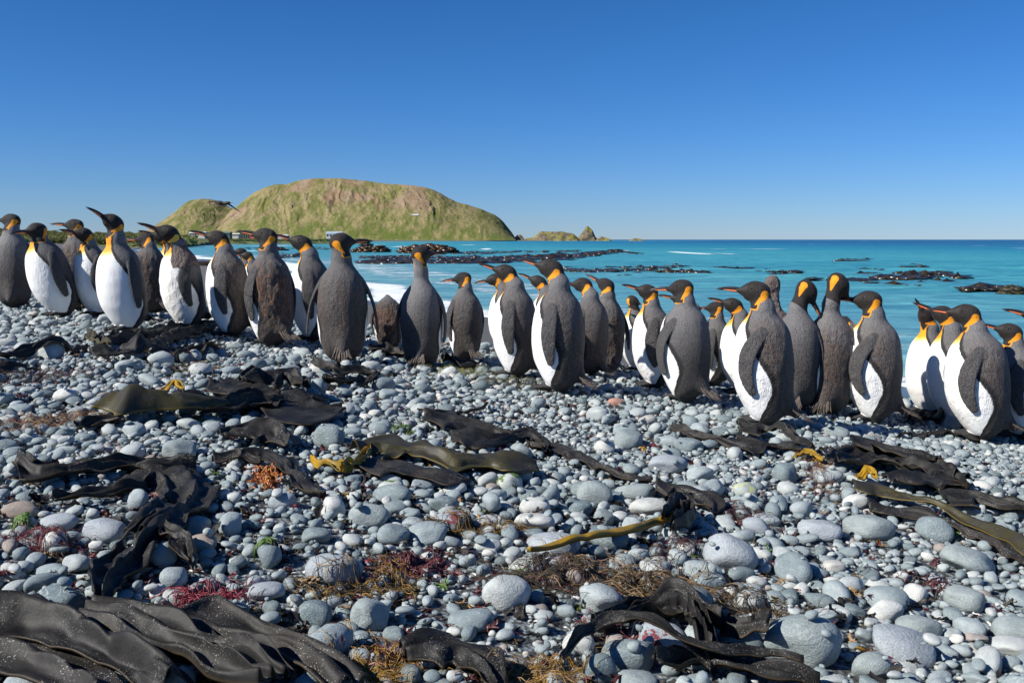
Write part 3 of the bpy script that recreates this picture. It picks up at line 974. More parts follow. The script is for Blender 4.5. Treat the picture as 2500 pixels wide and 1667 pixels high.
raft([(640, 622, 4), (700, 625, 6), (760, 620, 5)], 220, 'dark kelp between the penguins left of centre')
raft([(600, 606, 3), (680, 608, 4), (770, 606, 4), (860, 610, 3)], 240, 'dark reef strip behind the penguins left of centre')


def reef(u, v, wpx, hpx, D, label, mat='raft_brown', name='reef_rock', cat='rock'):
    c = on_z(u, v, SEA)
    a = wpx / 2 / FPX * c[1]; h = hpx / FPX * c[1]
    V = IV3.copy()
    nn = 1.5 * fbm(V[:, 0] * 2.4 + u, V[:, 1] * 2.4, V[:, 2] * 2.4, 5)
    V = V * (1 + 0.22 * nn)[:, None] * np.array([a, a * 0.45, h])
    VV, FF, n0 = [V], [IF3], len(V)
    for k in range(int(wpx * 4)):
        q = V[rng.integers(0, len(V))]
        if q[2] < -0.02: continue
        s_ = rng.uniform(0.05, 0.16) * h * 1.6 + 0.05
        B = IV1 * (1 + 0.35 * rng.normal(size=(len(IV1), 1))) * np.array([s_ * 2.2, s_ * 1.5, s_ * 0.8]) + q
        VV.append(B); FF.append(IF1 + n0); n0 += len(B)
    me = mesh_np(name, np.concatenate(VV), np.concatenate(FF))
    return tag(link(name, me, M[mat], loc=tuple(c)), label, cat)


reef(1045, 618, 135, 19, 0, 'broad reef hump thatched with rust-brown kelp behind the long-necked penguin')
reef(905, 616, 85, 13, 0, 'rust-brown kelp-covered reef behind the bill of the right-facing penguin')
reef(893, 604, 22, 14, 0, 'small dark pointed rock behind the rust-brown reef', 'raft')
reef(2470, 716, 46, 15, 0, 'smooth round olive rock in the water at the right edge', 'kelp_olive')
reef(1100, 588.5, 100, 5, 0, 'dark rocks fringing the foot of the headland', 'raft')
reef(1003, 588, 60, 9, 0, 'lumpy grey shore rocks below the headland hut', 'raft')
reef(665, 612, 70, 8, 0, 'low dark reef rock behind the brown-backed penguin', 'raft')


def shore_rock(u, v, D, wm, hm, label):
    x = (u - 1250) / FPX * D
    z = float(ground_z(x, D))
    V = IV3.copy()
    V = V * (1 + 0.3 * fbm(V[:, 0] * 2.2 + u, V[:, 1] * 2.2, V[:, 2] * 2.2, 5))[:, None] * np.array([wm, wm * 0.6, hm])
    return tag(link('shore_rock', mesh_np('shore_rock', V, IF3), M['raft'], loc=(x, D, z)), label, 'rock')


shore_rock(372, 640, 60, 0.9, 0.35, 'dark flat rock on the sand just left of the moulting penguin')
shore_rock(395, 615, 120, 1.6, 0.5, 'dark rock on the far sand above the two peeping bills')
shore_rock(498, 640, 75, 1.3, 0.35, 'low dark rock by the water right of the moulting penguin')
shore_rock(800, 612, 240, 3.5, 0.8, 'dark shore rock behind the nape of the right-facing penguin')


# ------------------------------------------------------------------ penguins : one continuous surface each
PGRID = {}


def smin(a, b, k):
    h = np.clip(0.5 + 0.5 * (b - a) / k, 0, 1)
    return b * (1 - h) + a * h - k * h * (1 - h)


def ell(p, r):
    k0 = np.sqrt(((p / r) ** 2).sum(-1)); k1 = np.sqrt(((p / (r * r)) ** 2).sum(-1)) + 1e-9
    return k0 * (k0 - 1) / k1


def capsule(p, a, b, ra, rb):
    ab = b - a
    t = np.clip(((p - a) @ ab) / (ab @ ab), 0, 1)
    return np.linalg.norm(p - a - t[:, None] * ab, axis=1) - (ra + (rb - ra) * t), t


TZ = np.array([-0.02, 0.02, 0.06, 0.12, 0.20, 0.30, 0.40, 0.50, 0.58, 0.64, 0.69, 0.73])
TF = np.array([0.00, 0.052, 0.092, 0.128, 0.168, 0.188, 0.188, 0.174, 0.150, 0.105, 0.045, 0.005])
TB = np.array([-0.04, -0.100, -0.138, -0.158, -0.170, -0.176, -0.174, -0.164, -0.143, -0.098, -0.044, -0.004])
TA = np.array([0.05, 0.108, 0.136, 0.156, 0.175, 0.184, 0.183, 0.171, 0.147, 0.100, 0.045, 0.010])
_zz = np.linspace(-0.02, 0.73, 200)


def _sm(v):
    y = np.interp(_zz, TZ, v)
    k = np.ones(17) / 17
    return np.convolve(np.r_[np.full(8, y[0]), y, np.full(8, y[-1])], k, 'valid')


TF_, TB_, TA_ = _sm(TF), _sm(TB), _sm(TA)


class Pen:
    """a king penguin in its own frame: feet at the origin, facing +X, about 0.88 m tall"""
    def __init__(s, lean=0.0, fat=1.0, head=(0.075, 0.80), hyaw=0.0, pitch=8.0, neck=1.0, flip=(0.0, 0.0), side=0.0, noflip=False, white=1.0, brown=0.4,
                 moult=0.0, pale=0.0, wide=1.0, fluff=0.0, tuck=False, roll=0.0, hs=1.0, nr=1.0, ear=1.0, tone=0.6, curl=0.0, fl_l=None, fl_r=None, ndark=0.0):
        s.__dict__.update({k: v for k, v in locals().items() if k != 's'})
        s.fat = fat = fat * 0.965
        s.hs = hs = hs * 1.16
        s.seed = (abs(head[0]) * 913 + fat * 171 + brown * 77 + pitch * 1.7) % 50
        s.cl, s.sl = math.cos(R(lean)), math.sin(R(lean))
        s.cr, s.sr = math.cos(R(roll)), math.sin(R(roll))
        s.piv = np.array([-0.02, 0, 0.05])
        hp = np.array([head[0], side, head[1]])
        s.H = hp                                     # skull centre, world-upright frame
        cy, sy = math.cos(R(hyaw)), math.sin(R(hyaw))
        cp, sp = math.cos(R(pitch)), math.sin(R(pitch))
        s.d = np.array([cp * cy, cp * sy, sp])
        s.sd = np.array([-sy, cy, 0.0])
        s.w = np.cross(s.d, s.sd)
        N0 = s.t2w(np.array([[0.005, 0, 0.56]]))[0]
        s.N0 = N0
        mid = s.t2w(np.array([[0.004, 0, 0.56 + 0.55 * max(0.02, (hp[2] - N0[2]))]]))[0]
        mid[2] = max(mid[2], N0[2] + 0.5 * (hp[2] - N0[2]))
        s.N1 = mid
        s.N2 = hp - s.d * 0.018 - s.w * 0.008
        # flippers : Bezier  shoulder - elbow - tip, in the torso frame
        s.fl = []
        for sg, ff in ((1, fl_l), (-1, fl_r)):
            fwd, out = ff if ff is not None else flip
            A = np.array([-0.015, 0, 0.560])
            B = np.array([0.02 + fwd * 0.16, 0, 0.395])
            C = np.array([-0.015 + fwd * 0.075, 0, 0.200 + 0.015 * abs(fwd)])
            tt = np.linspace(0, 1, 13)[:, None]
            Q = (1 - tt) ** 2 * A + 2 * tt * (1 - tt) * B + tt ** 2 * C
            ft_ = 1 + (fat - 1) * smooth(0.02, 0.3, Q[:, 2])
            f_ = np.interp(Q[:, 2], _zz, TF_); b_ = np.interp(Q[:, 2], _zz, TB_); a_ = np.interp(Q[:, 2], _zz, TA_) * wide * ft_
            cx_ = (f_ + b_) / 2; r_ = (f_ - b_) / 2 * ft_
            ex = np.clip((Q[:, 0] - cx_) / r_, -0.9, 0.9)
            yy_ = a_ * np.sqrt(1 - ex ** 2)
            N_ = np.stack([ex / r_, np.sqrt(1 - ex ** 2) / a_ * sg, 0.35 + 0 * ex], 1)
            N_ /= np.linalg.norm(N_, axis=1)[:, None]
            T_ = tt[:, 0]
            Q[:, 1] = sg * (yy_ + 0.004 + 0.012 * np.sin(np.pi * T_) + out * 0.13 * T_ ** 1.5 - 0.012 * (1 - T_) ** 3)
            s.fl.append((sg, Q, N_))

    def w2t(s, p):
        """upright frame -> torso frame (undo lean and roll)"""
        q = p - s.piv
        x = q[:, 0] * s.cl - q[:, 2] * s.sl
        z = q[:, 0] * s.sl + q[:, 2] * s.cl
        y = q[:, 1] * s.cr - z * s.sr
        z2 = q[:, 1] * s.sr + z * s.cr
        # a hunched back : the spine bows with height
        x = x - s.curl * np.clip(z2, 0, 1) ** 2
        return np.stack([x, y, z2], 1) + s.piv

    def t2w(s, q):
        q = q - s.piv
        x0 = q[:, 0] + s.curl * np.clip(q[:, 2], 0, 1) ** 2
        y = q[:, 1] * s.cr + q[:, 2] * s.sr
        z = -q[:, 1] * s.sr + q[:, 2] * s.cr
        x = x0 * s.cl + z * s.sl
        z2 = -x0 * s.sl + z * s.cl
        return np.stack([x, y, z2], 1) + s.piv

    def torso(s, q):
        z = q[:, 2]
        f = np.interp(z, _zz, TF_); b = np.interp(z, _zz, TB_); a = np.interp(z, _zz, TA_) * s.wide
        fat = 1 + (s.fat - 1) * smooth(0.02, 0.3, z)
        cx = (f + b) / 2; r = (f - b) / 2 * fat; a = a * fat
        k = np.sqrt(((q[:, 0] - cx) / r) ** 2 + (q[:, 1] / a) ** 2)
        d = (k - 1) * np.minimum(r, a)
        over = np.maximum(z - 0.72, 0) + np.maximum(-0.012 - z, 0)
        return np.maximum(d, -0.2) * 0.92 + over * 1.2, cx, r, a

    def flipper(s, q, which):
        sg, Q, NN = s.fl[which]
        best = np.full(len(q), 9.0)
        tb = np.zeros(len(q))
        for i in range(len(Q) - 1):
            a, b = Q[i], Q[i + 1]
            n = NN[i] + NN[i + 1]; n = n - (n @ (b - a)) * (b - a) / ((b - a) @ (b - a)); n /= np.linalg.norm(n)
            ab = b - a
            t = np.clip(((q - a) @ ab) / (ab @ ab), 0, 1)
            v = q - a - t[:, None] * ab
            T = (i + t) / (len(Q) - 1)
            vn = v @ n
            vp = np.linalg.norm(v - vn[:, None] * n, axis=1)
            wd = (0.020 + 0.031 * np.sin(np.pi * np.clip(T * 0.86 + 0.10, 0, 1)) ** 0.8) * (1 + 0.10 * (1 - T))
            th = 0.0135 - 0.005 * T
            d = (np.sqrt((vp / wd) ** 2 + (vn / th) ** 2) - 1) * th
            m = d < best
            best = np.where(m, d, best); tb = np.where(m, T, tb)
        return best, tb

    def headf(s, p):
        v = p - s.H
        h = s.hs
        L = np.stack([v @ s.d, v @ s.sd, v @ s.w], 1) / h
        e = ell(L - np.array([-0.004, 0, 0.0]), np.array([0.068, 0.047, 0.052]))
        c, _ = capsule(L, np.array([0.022, 0, -0.004]), np.array([0.094, 0, -0.010]), 0.040, 0.0125)
        t, _ = capsule(L, np.array([-0.02, 0, -0.022]), np.array([0.035, 0, -0.030]), 0.036, 0.020)
        return smin(smin(e, c, 0.028), t, 0.02) * h, L

    def field(s, p, parts=False):
        q = s.w2t(p)
        tor, cx, r, a = s.torso(q)
        rp, _ = capsule(q, np.array([-0.085, 0, 0.17]), np.array([-0.195, 0, 0.062]), 0.080, 0.026)
        tor = smin(tor, rp, 0.05)
        n1, _ = capsule(p, s.N0, s.N1, 0.092 * s.nr, 0.066 * s.nr)
        n2, _ = capsule(p, s.N1, s.N2, 0.066 * s.nr, 0.054)
        nk = smin(n1, n2, 0.03)
        hd, L = s.headf(p)
        d = smin(smin(tor, nk, 0.034), hd, 0.022)
        if s.fluff:
            g = s.fluff * 0.012 * fbm(p[:, 0] * 26, p[:, 1] * 26, p[:, 2] * 20, 3)
            d = d + g * (d < 0.06)
        # soft folds and feather unevenness
        bk = 1 - smooth(-0.03, 0.06, q[:, 0])
        d = d + (0.0014 + 0.0022 * bk) * noise3(p[:, 0] * 12 + s.lean * 3 + s.seed, p[:, 1] * 12, p[:, 2] * 6) + 0.0022 * noise3(p[:, 0] * 34 + s.seed, p[:, 1] * 34, p[:, 2] * 18) * (d < 0.02) * bk * (0.25 + 3.2 * max(0, s.brown - 0.4))
        # legs, feet and toes
        ft = np.full(len(p), 9.0)
        m = p[:, 2] < 0.10
        pm = p[m]
        if len(pm):
            f = np.full(len(pm), 9.0)
            for sg in (-1, 1):
                an = np.array([0.03, sg * 0.055, 0.025])
                c0, _ = capsule(pm, np.array([-0.02, sg * 0.05, 0.09]), an, 0.036, 0.026)
                f = np.minimum(f, c0)
                for dy, l in ((-0.028, 0.135), (0.0, 0.150), (0.030, 0.132)):
                    c1, _ = capsule(pm, an, np.array([l, sg * 0.055 + dy, 0.008]), 0.022, 0.0095)
                    f = smin(f, c1, 0.008)
            ft[m] = f
        d = smin(d, ft, 0.012)
        fls = []
        m = (np.abs(q[:, 1]) > 0.055) & (q[:, 2] < 0.62) & (q[:, 2] > 0.12)
        fl = np.full(len(p), 9.0); tf = np.zeros(len(p))
        if not s.noflip:
            for k in (0, 1):
                mk = m & (q[:, 1] * s.fl[k][0] > 0)
                if mk.any():
                    v, tb = s.flipper(q[mk], k)
                    fl[mk] = v; tf[mk] = tb
        if parts:
            return smin(d, fl, 0.004), dict(q=q, tor=tor, cx=cx, r=r, a=a, nk=nk, hd=hd, L=L, ft=ft, fl=fl, tf=tf, body=d)
        return smin(d, fl, 0.004)


def surfnets(F, o, h):
    ins = F < 0
    cnt = np.zeros(tuple(n - 1 for n in F.shape), np.int8)
    for a in (0, 1):
        for b in (0, 1):
            for c in (0, 1):
                cnt += ins[a:F.shape[0] - 1 + a, b:F.shape[1] - 1 + b, c:F.shape[2] - 1 + c]
    act = (cnt > 0) & (cnt < 8)
    I, J, K = np.nonzero(act)
    idx = np.full(act.shape, -1, np.int32); idx[I, J, K] = np.arange(len(I))
    acc = np.zeros((len(I), 3)); n = np.zeros(len(I))
    cr = [(a, b, c) for a in (0, 1) for b in (0, 1) for c in (0, 1)]
    val = {c: F[I + c[0], J + c[1], K + c[2]] for c in cr}
    for c in cr:
        for ax in range(3):
            if c[ax] == 0:
                e = list(c); e[ax] = 1; e = tuple(e)
                fa, fb = val[c], val[e]
                m = (fa < 0) != (fb < 0)
                t = np.where(m, fa / np.where(m, fa - fb, 1), 0)
                p = np.array(c, float)[None].repeat(len(I), 0); p[:, ax] += t
                acc += p * m[:, None]; n += m
    V = (acc / n[:, None] + np.stack([I, J, K], 1)) * h + o
    faces = []
    for ax in range(3):
        b, c = (ax + 1) % 3, (ax + 2) % 3
        A = np.moveaxis(ins, (ax, b, c), (0, 1, 2)); D = np.moveaxis(idx, (ax, b, c), (0, 1, 2))
        s0 = A[:-1, 1:-1, 1:-1]; s1 = A[1:, 1:-1, 1:-1]
        X, Y, Z = np.nonzero(s0 != s1)
        if not len(X): continue
        q = np.stack([D[X, Y, Z], D[X, Y + 1, Z], D[X, Y + 1, Z + 1], D[X, Y, Z + 1]], 1)
        fl = ~s0[X, Y, Z]
        q[fl] = q[fl][:, ::-1]
        faces.append(q)
    return V, np.concatenate(faces)


def penguin_mesh(P, h=0.0075):
    tip = P.H + P.d * 0.11
    q = P.t2w(np.array([[0.205 * P.fat, 0, .38], [-.19 * P.fat, 0, .3], [-.15, 0, .55], [-.24, 0, .03], [0, 0, .72], [0, .33, .3], [0, -.33, .3]]))
    lo = np.minimum(np.minimum(tip, P.H - 0.075 * P.hs), q.min(0)) - 0.02
    hi = np.maximum(np.maximum(tip, P.H + 0.075 * P.hs), q.max(0)) + 0.02
    out = max(abs(P.flip[1]), abs(P.fl_l[1]) if P.fl_l else 0, abs(P.fl_r[1]) if P.fl_r else 0)
    lo[1] = min(lo[1], -0.235 * P.wide * P.fat - out * 0.13); hi[1] = max(hi[1], 0.235 * P.wide * P.fat + out * 0.13)
    lo[1] = max(lo[1], -0.40); hi[1] = min(hi[1], 0.40)
    lo[2] = -0.03
    n = np.ceil((hi - lo) / h).astype(int) + 1
    m = 4                                            # coarse pass first, fine only near the surface
    n = (np.ceil(n / m) * m).astype(int)
    cz = [lo[i] + h * (np.arange(n[i] // m) * m + (m - 1) / 2) for i in range(3)]
    Cg = P.field(np.stack(np.meshgrid(*cz, indexing='ij'), -1).reshape(-1, 3)).reshape(n // m)
    near = np.abs(Cg) < h * m * 1.15
    Fc = Cg.repeat(m, 0).repeat(m, 1).repeat(m, 2)
    I, J, K = np.nonzero(near.repeat(m, 0).repeat(m, 1).repeat(m, 2))
    F = np.where(Fc < 0, -0.05, 0.05)
    F[I, J, K] = P.field(np.stack([I, J, K], 1) * h + lo)
    V, Q = surfnets(F, lo, h)
    e = 0.0015
    for _ in range(2):
        f0 = P.field(V)
        g = np.stack([P.field(V + np.eye(3)[k] * e) - f0 for k in range(3)], 1) / e
        st = (f0 / (np.maximum((g * g).sum(1), 0.15)))[:, None] * g
        ln = np.linalg.norm(st, axis=1, keepdims=True)
        st *= np.minimum(1, 0.6 * h / (ln + 1e-9))
        V = V - st
    f0, D = P.field(V, True)
    me = mesh_np('penguin_body', V, Q)
    q, L = D['q'], D['L']
    z = q[:, 2]
    phi = np.degrees(np.arctan2(np.abs(q[:, 1]) / D['a'], (q[:, 0] - D['cx']) / D['r']))
    ph0 = np.interp(z, [0.0, 0.05, 0.12, 0.20, 0.28, 0.36, 0.46, 0.54, 0.60, 0.66, 0.74], [60, 80, 100, 114, 112, 98, 76, 60, 46, 30, 22]) * P.white
    white = (ph0 - phi) / 57.3 * 0.15
    Lu, Ls, Lw = L[:, 0], L[:, 1], L[:, 2]
    # head cap : in front of a slanting line from nape to throat
    cap = ((Lu + 0.072) * 0.84 + (Lw - 0.0) * 0.54)
    cap = np.where(Lw < -0.03, np.minimum(cap, Lu + 0.02 + 0.0 * Lw), cap)
    cap = np.minimum(cap, 0.115 - np.abs(Lu) * 0.0 - np.abs(np.minimum(Lw, 0)) * 1.25)
    cap = cap + 0.038 * np.clip(1 - np.abs(Ls) / 0.042, 0, 1) * (Lu < 0)
    cap = cap + (0.045 if P.pitch < -40 else 0.0)
    inhead = 0.12 - np.linalg.norm(L * np.array([0.8, 1, 1]), axis=1)
    black = np.minimum(cap, inhead)
    # ear patch : tapering drop behind the eye, running down to the throat
    pl = np.stack([Lu, Lw], 1)

    def cap2(a, b, ra, rb):
        a = np.array(a); b = np.array(b); ab = b - a
        t = np.clip(((pl - a) @ ab) / (ab @ ab), 0, 1)
        return ra + (rb - ra) * t - np.linalg.norm(pl - a - t[:, None] * ab, axis=1)
    ear = np.maximum(cap2((-0.046, -0.009), (-0.038, -0.028), 0.0200, 0.0155), cap2((-0.038, -0.028), (-0.006, -0.068), 0.0165, 0.0035))
    ear = np.minimum(ear, np.abs(Ls) - 0.018) if P.ear else ear * 0 - 1
    if not P.ear: black = black * 0 - 1
    rim = np.minimum(0.0042 - np.abs(cap + 0.002), np.minimum(0.01, -0.038 - Lw))
    rim = np.where((np.linalg.norm(L, axis=1) < 0.12) & (P.ear > 0), rim, -1)
    # gold on the upper breast
    top = P.t2w(np.array([[0.0, 0, 0.665]]))[0]
    gold = smooth(0.56, 0.705, z + 0.02 * np.cos(np.radians(phi) * 2)) * 1.1
    neckreg = smooth(0.60, 0.72, z)
    vfr = V - P.H
    # above the breast the white narrows to the throat
    tone = np.clip(smooth(0.24, 0.62, z) * P.tone + 0.08, 0, 1)
    tone = np.maximum(tone, neckreg * (0.95 - P.ndark))
    flip = D['body'] - D['fl']
    attr(me, 'white', white); attr(me, 'black', black); attr(me, 'ear', ear); attr(me, 'rim', rim)
    attr(me, 'gold', gold); attr(me, 'tone', tone); attr(me, 'flip', np.clip(flip, -0.05, 0.05))
    br = P.brown * (1 - smooth(0.52, 0.70, z)) * (0.5 + 0.5 * smooth(0.05, 0.25, z))
    attr(me, 'brown', np.full(len(V), 0) + br)
    mo = P.moult * np.exp(-((z - 0.60) / 0.10) ** 2) * smooth(25, 55, phi)
    if P.moult > 1: mo = np.maximum(mo, 0.9 * smooth(0.62, 0.70, V[:, 2] + 0 * z))
    attr(me, 'moult', mo)
    attr(me, 'pale', np.full(len(V), P.pale))
    attr(me, 'foot', smooth(0.035, 0.015, V[:, 2]) * 1.0 + (D['ft'] < D['tor'] - 0.002) * 0.6)
    return me


def bill_mesh(upper):
    """tapering, gently down-curved half of the bill; +X forward, root at 0"""
    n, m = 14, 8
    t = np.linspace(0, 1, n)
    L_ = 0.118 if upper else 0.109
    cx = t * L_
    if upper:
        cz = 0.0035 - 0.014 * t ** 2.3 + 0.002 * np.sin(np.pi * t)
        rh = 0.0105 * (1 - t) ** 0.75 + 0.0014; rw = 0.0095 * (1 - t) ** 0.7 + 0.001
    else:
        cz = -0.0045 - 0.0095 * t ** 2.3
        rh = 0.0062 * (1 - t) ** 0.65 + 0.001; rw = 0.0086 * (1 - t) ** 0.6 + 0.001
    th = np.linspace(0, 2 * np.pi, m, endpoint=False)
    V = np.stack([cx[:, None] + 0 * th[None], rw[:, None] * np.cos(th)[None], cz[:, None] + rh[:, None] * np.sin(th)[None]], -1)
    F = [tuple(f[::-1]) for f in grid_faces(n, m, True)] + [tuple(range(m)), tuple(range((n - 1) * m, n * m))[::-1]]
    return mesh_np('bill', V.reshape(-1, 3), F)


def plate_mesh():
    """orange plate along each side of the lower mandible, standing 1 mm proud"""
    VV, FF = [], []
    for sg in (-1, 1):
        t = np.linspace(0.0, 0.66, 9)
        k = (1 - t / 0.68) ** 0.5
        x = t * 0.118 - 0.012 * (t < 0.05)
        zc = -0.0042 - 0.0095 * t ** 2.3
        hh = 0.0086 * k + 0.0004; y = sg * ((0.0086 * (1 - t) ** 0.6) + 0.0016)
        row = np.stack([np.stack([x, y, zc - hh], -1), np.stack([x, y * 1.04 + sg * 0.0004, zc], -1), np.stack([x, y, zc + hh * 0.25], -1), np.stack([x, y * 0.5, zc], -1)], 1)
        n0 = len(VV) and sum(len(v) for v in VV)
        VV.append(row.reshape(-1, 3)); FF += [tuple(int(i) + n0 for i in f) for f in grid_faces(9, 4, True)]
    return mesh_np('plate', np.concatenate(VV), FF)


BILL_U, BILL_L, BILL_P = bill_mesh(True), bill_mesh(False), plate_mesh()
ev, ef = IV2 * np.array([0.0055, 0.0035, 0.0055]), IF2
EYE = mesh_np('eye', ev, ef)


def tail_mesh(seed, L_=0.19, spread=0.5):
    r = np.random.default_rng(seed)
    VV, FF = [], []
    for k in range(15):
        a = (k / 14 - 0.5) * 2 * spread
        ln = L_ * r.uniform(0.75, 1.05) * (1 - 0.25 * abs(a))
        y0_ = (k / 14 - 0.5) * 0.085
        t = np.linspace(0, 1, 5)
        x = -0.0 - t * ln * 0.72; zz = -t * ln * 0.58 + 0.022 * t * t + r.normal(0, 0.004); y = y0_ + np.sin(a) * t * ln * 0.45 + r.normal(0, .003)
        wd = 0.0065 * (1 - t ** 2.2) + 0.0012
        n0 = len(VV) * 15
        V = np.stack([np.stack([x, y - wd, zz], -1), np.stack([x + .002, y, zz + 0.004], -1), np.stack([x, y + wd, zz], -1)], 1)
        VV.append(V.reshape(-1, 3)); FF += [tuple(int(i) + n0 for i in f) for f in grid_faces(5, 3, True)]
    return mesh_np('tail', np.concatenate(VV), FF)


TAILS = [tail_mesh(k) for k in range(4)]
for m_ in TAILS: m_.materials.append(M['tail'])
BILL_U.materials.append(M['bill']); BILL_L.materials.append(M['bill']); BILL_P.materials.append(M['bill_orange']); EYE.materials.append(M['eye'])

PEN_SPOTS = []


def place_penguin(fx, fy, hpx, yaw, label, D=None, top=None, tail=True, open_=0.0, res=0.0078, behind=False, group=None, **k):
    """feet at photo pixel (fx, fy), standing hpx pixels tall ; yaw 0 faces left, + turns towards the camera, 180 faces right"""
    if D is None:
        D = 6.5
        for _ in range(40):
            p = at_depth(fx, fy, D)
            g = float(ground_z(p[0], D)) + 0.035
            D += (p[2] - g) * 3.0
            D = min(max(D, 3), 30)
    p = at_depth(fx, fy, D)
    P = Pen(**k)
    hz = float(ground_z(p[0], D)) + 0.035
    if behind: hz = p[2]
    sc = (at_depth(fx, fy - hpx, D)[2] - hz) / (P.H[2] + 0.054 * P.hs)
    az = math.degrees(math.atan2(p[0], D))
    root = empty('king_penguin', (p[0], D, hz), R(180 + yaw - az), sc)
    tag(root, label, 'penguin', group or 'king penguins standing on the pebble beach')
    body = link('body', penguin_mesh(P, res), M['penguin'], root)
    Rm = Matrix((P.d, P.sd, P.w)).transposed().to_4x4()
    base = Vector(P.H + (P.d * 0.090 - P.w * 0.0085) * P.hs)
    if not P.tuck:
        for nm, me, an in (('upper_bill', BILL_U, 0), ('lower_bill', BILL_L, open_)):
            o = link(nm, me, None, root)
            o.matrix_local = Matrix.Translation(base) @ Rm @ Matrix.Rotation(R(an), 4, 'Y') @ Matrix.Scale(P.hs, 4)
            if nm == 'lower_bill': link('bill_plate', BILL_P, None, o)
    for sg in (-1, 1):
        # eye on the side of the skull
        L0 = np.array([0.026, sg * 0.040, 0.012])
        for _ in range(12):
            w_ = P.H + (P.d * L0[0] + P.sd * L0[1] + P.w * L0[2]) * P.hs
            L0[1] -= sg * float(P.field(w_[None])[0])
        w_ = P.H + (P.d * L0[0] + P.sd * L0[1] + P.w * L0[2]) * P.hs
        o = link('eye', EYE, None, root)
        o.matrix_local = Matrix.Translation(Vector(w_)) @ Rm
    if tail:
        tp = P.t2w(np.array([[-0.175, 0, 0.100]]))[0]
        o = link('tail', TAILS[len(PEN_SPOTS) % 4], None, root)
        o.location = tp
        o.rotation_euler = (0, R(P.lean * 0.6), 0)
    PEN_SPOTS.append((p[0], D, sc))
    return root


# ------------------------------------------------------------------ the colony, left to right
GP = 'king penguins standing on the pebble beach'
pp = place_penguin
# yaw: 0 faces left in the picture, + towards the camera, - away from it
pp(38, 745, 224, -105, 'grey-backed penguin at the left edge, bill cut off by the frame', hyaw=75, pitch=5, head=(0.03, 0.80), fat=1.0, brown=0.2, tone=0.9, tail=False)
pp(150, 768, 224, 22, 'hunched penguin with a neighbour shadow across its white belly, second from left', lean=14, head=(0.17, 0.755), hyaw=4, pitch=-4, top=.80, flip=(0.1, 0.1), fat=1.04, brown=0.2, tone=0.5)
pp(196, 772, 238, -72, 'brown-backed penguin behind the hunched one, head turned left above the tussock', hyaw=50, pitch=8, head=(0.02, 0.80), brown=0.95, D=8.0, ndark=.3)
pp(240, 792, 236, 28, 'white-bellied penguin with bent flipper half hidden behind the tallest one on the left', lean=5, head=(0.10, 0.79), hyaw=-8, pitch=15, top=.86, flip=(0.7, 0.2), brown=0.2, tone=0.5, D=7.4)
pp(308, 804, 280, 30, 'tall upright penguin on the left with bill raised to the sky', lean=4, head=(0.065, 0.85), hyaw=-6, pitch=34, top=.90, flip=(-0.1, 0.05), fat=1.04, brown=0.05, tone=0.55, white=1.0)
pp(372, 790, 222, -50, 'brown penguin mostly hidden behind the tall one with raised bill', hyaw=30, pitch=0, head=(0.05, 0.76), brown=0.9, D=8.0)
pp(455, 796, 246, 20, 'moulting penguin with shaggy brown collar and fluffy white belly', lean=4, head=(0.12, 0.79), hyaw=-6, pitch=24, top=.87, flip=(0.45, 0.1), brown=0.2, moult=1.0, pale=1.0, fluff=0.35, hs=1.1)
pp(425, 785, 222, 8, 'penguin hidden behind the moulting one, only its bill showing below the other bill', head=(0.10, 0.80), pitch=20, D=8.3, brown=0.2, behind=False, hyaw=0)
pp(566, 815, 252, -18, 'brown-backed penguin facing left with long rusty flipper, right of the moulting one', lean=3, head=(0.085, 0.79), hyaw=12, pitch=20, flip=(0.0, 0.1), brown=0.75, fat=1.0, tone=0.55)
pp(605, 745, 140, 10, 'distant penguin seen between two brown-backed ones, farther-back left one of a pair', head=(0.07, 0.80), pitch=12, D=11.5, brown=0.2, behind=True)
pp(620, 752, 138, 0, 'distant penguin with only bill and breast showing left of the shaggy brown-backed one', head=(0.07, 0.80), pitch=10, D=11.0, brown=0.2, behind=True)
pp(400, 742, 130, 5, 'far penguin with orange bill peeping out left of the moulting one, upper of two', head=(0.07, 0.80), pitch=28, D=12.5, brown=0.2, behind=True)
pp(398, 755, 118, 5, 'far penguin with orange bill peeping out left of the moulting one, lower of two', head=(0.07, 0.80), pitch=22, D=12.0, brown=0.2, behind=True)
pp(664, 836, 280, -56, 'shaggy brown-backed penguin seen from behind, head turned left', lean=1, head=(0.03, 0.815), hyaw=42, pitch=14, flip=(-0.1, 0.1), brown=1.0, fluff=0.25, tone=0.5, ndark=.35)
pp(762, 826, 252, -12, 'dark penguin facing left half hidden behind the right-facing one', lean=0, head=(0.07, 0.80), hyaw=10, pitch=22, flip=(-0.2, 0.0), brown=0.2, tone=0.3, white=1.08)
pp(838, 876, 308, -92, 'large dark penguin seen from behind with its bill pointing right', lean=0, head=(0.0, 0.825), hyaw=-68, pitch=6, top=.88, flip=(0, 0.55), brown=0.45, tone=0.42, fat=1.0, wide=1.0, ndark=.35)
pp(950, 856, 126, -80, 'small headless-looking penguin preening, only its brown back showing', lean=8, head=(0.10, 0.60), hyaw=0, pitch=-60, fat=1.2, top=.70, brown=1.0, fluff=0.7, D=7.45, ear=0, tuck=True, tail=False)
pp(1030, 888, 288, -100, 'long-necked grey penguin stretching up and looking right', lean=0, head=(0.01, 0.90), hyaw=-52, pitch=4, top=.955, nr=0.80, flip=(0, 0.15), brown=0.05, tone=0.85, fat=0.97)
pp(1135, 890, 226, -62, 'shorter brown-grey penguin looking left behind the long-necked one', lean=-2, head=(0.03, 0.80), hyaw=50, pitch=-4, brown=0.45, tone=0.55, D=7.35)
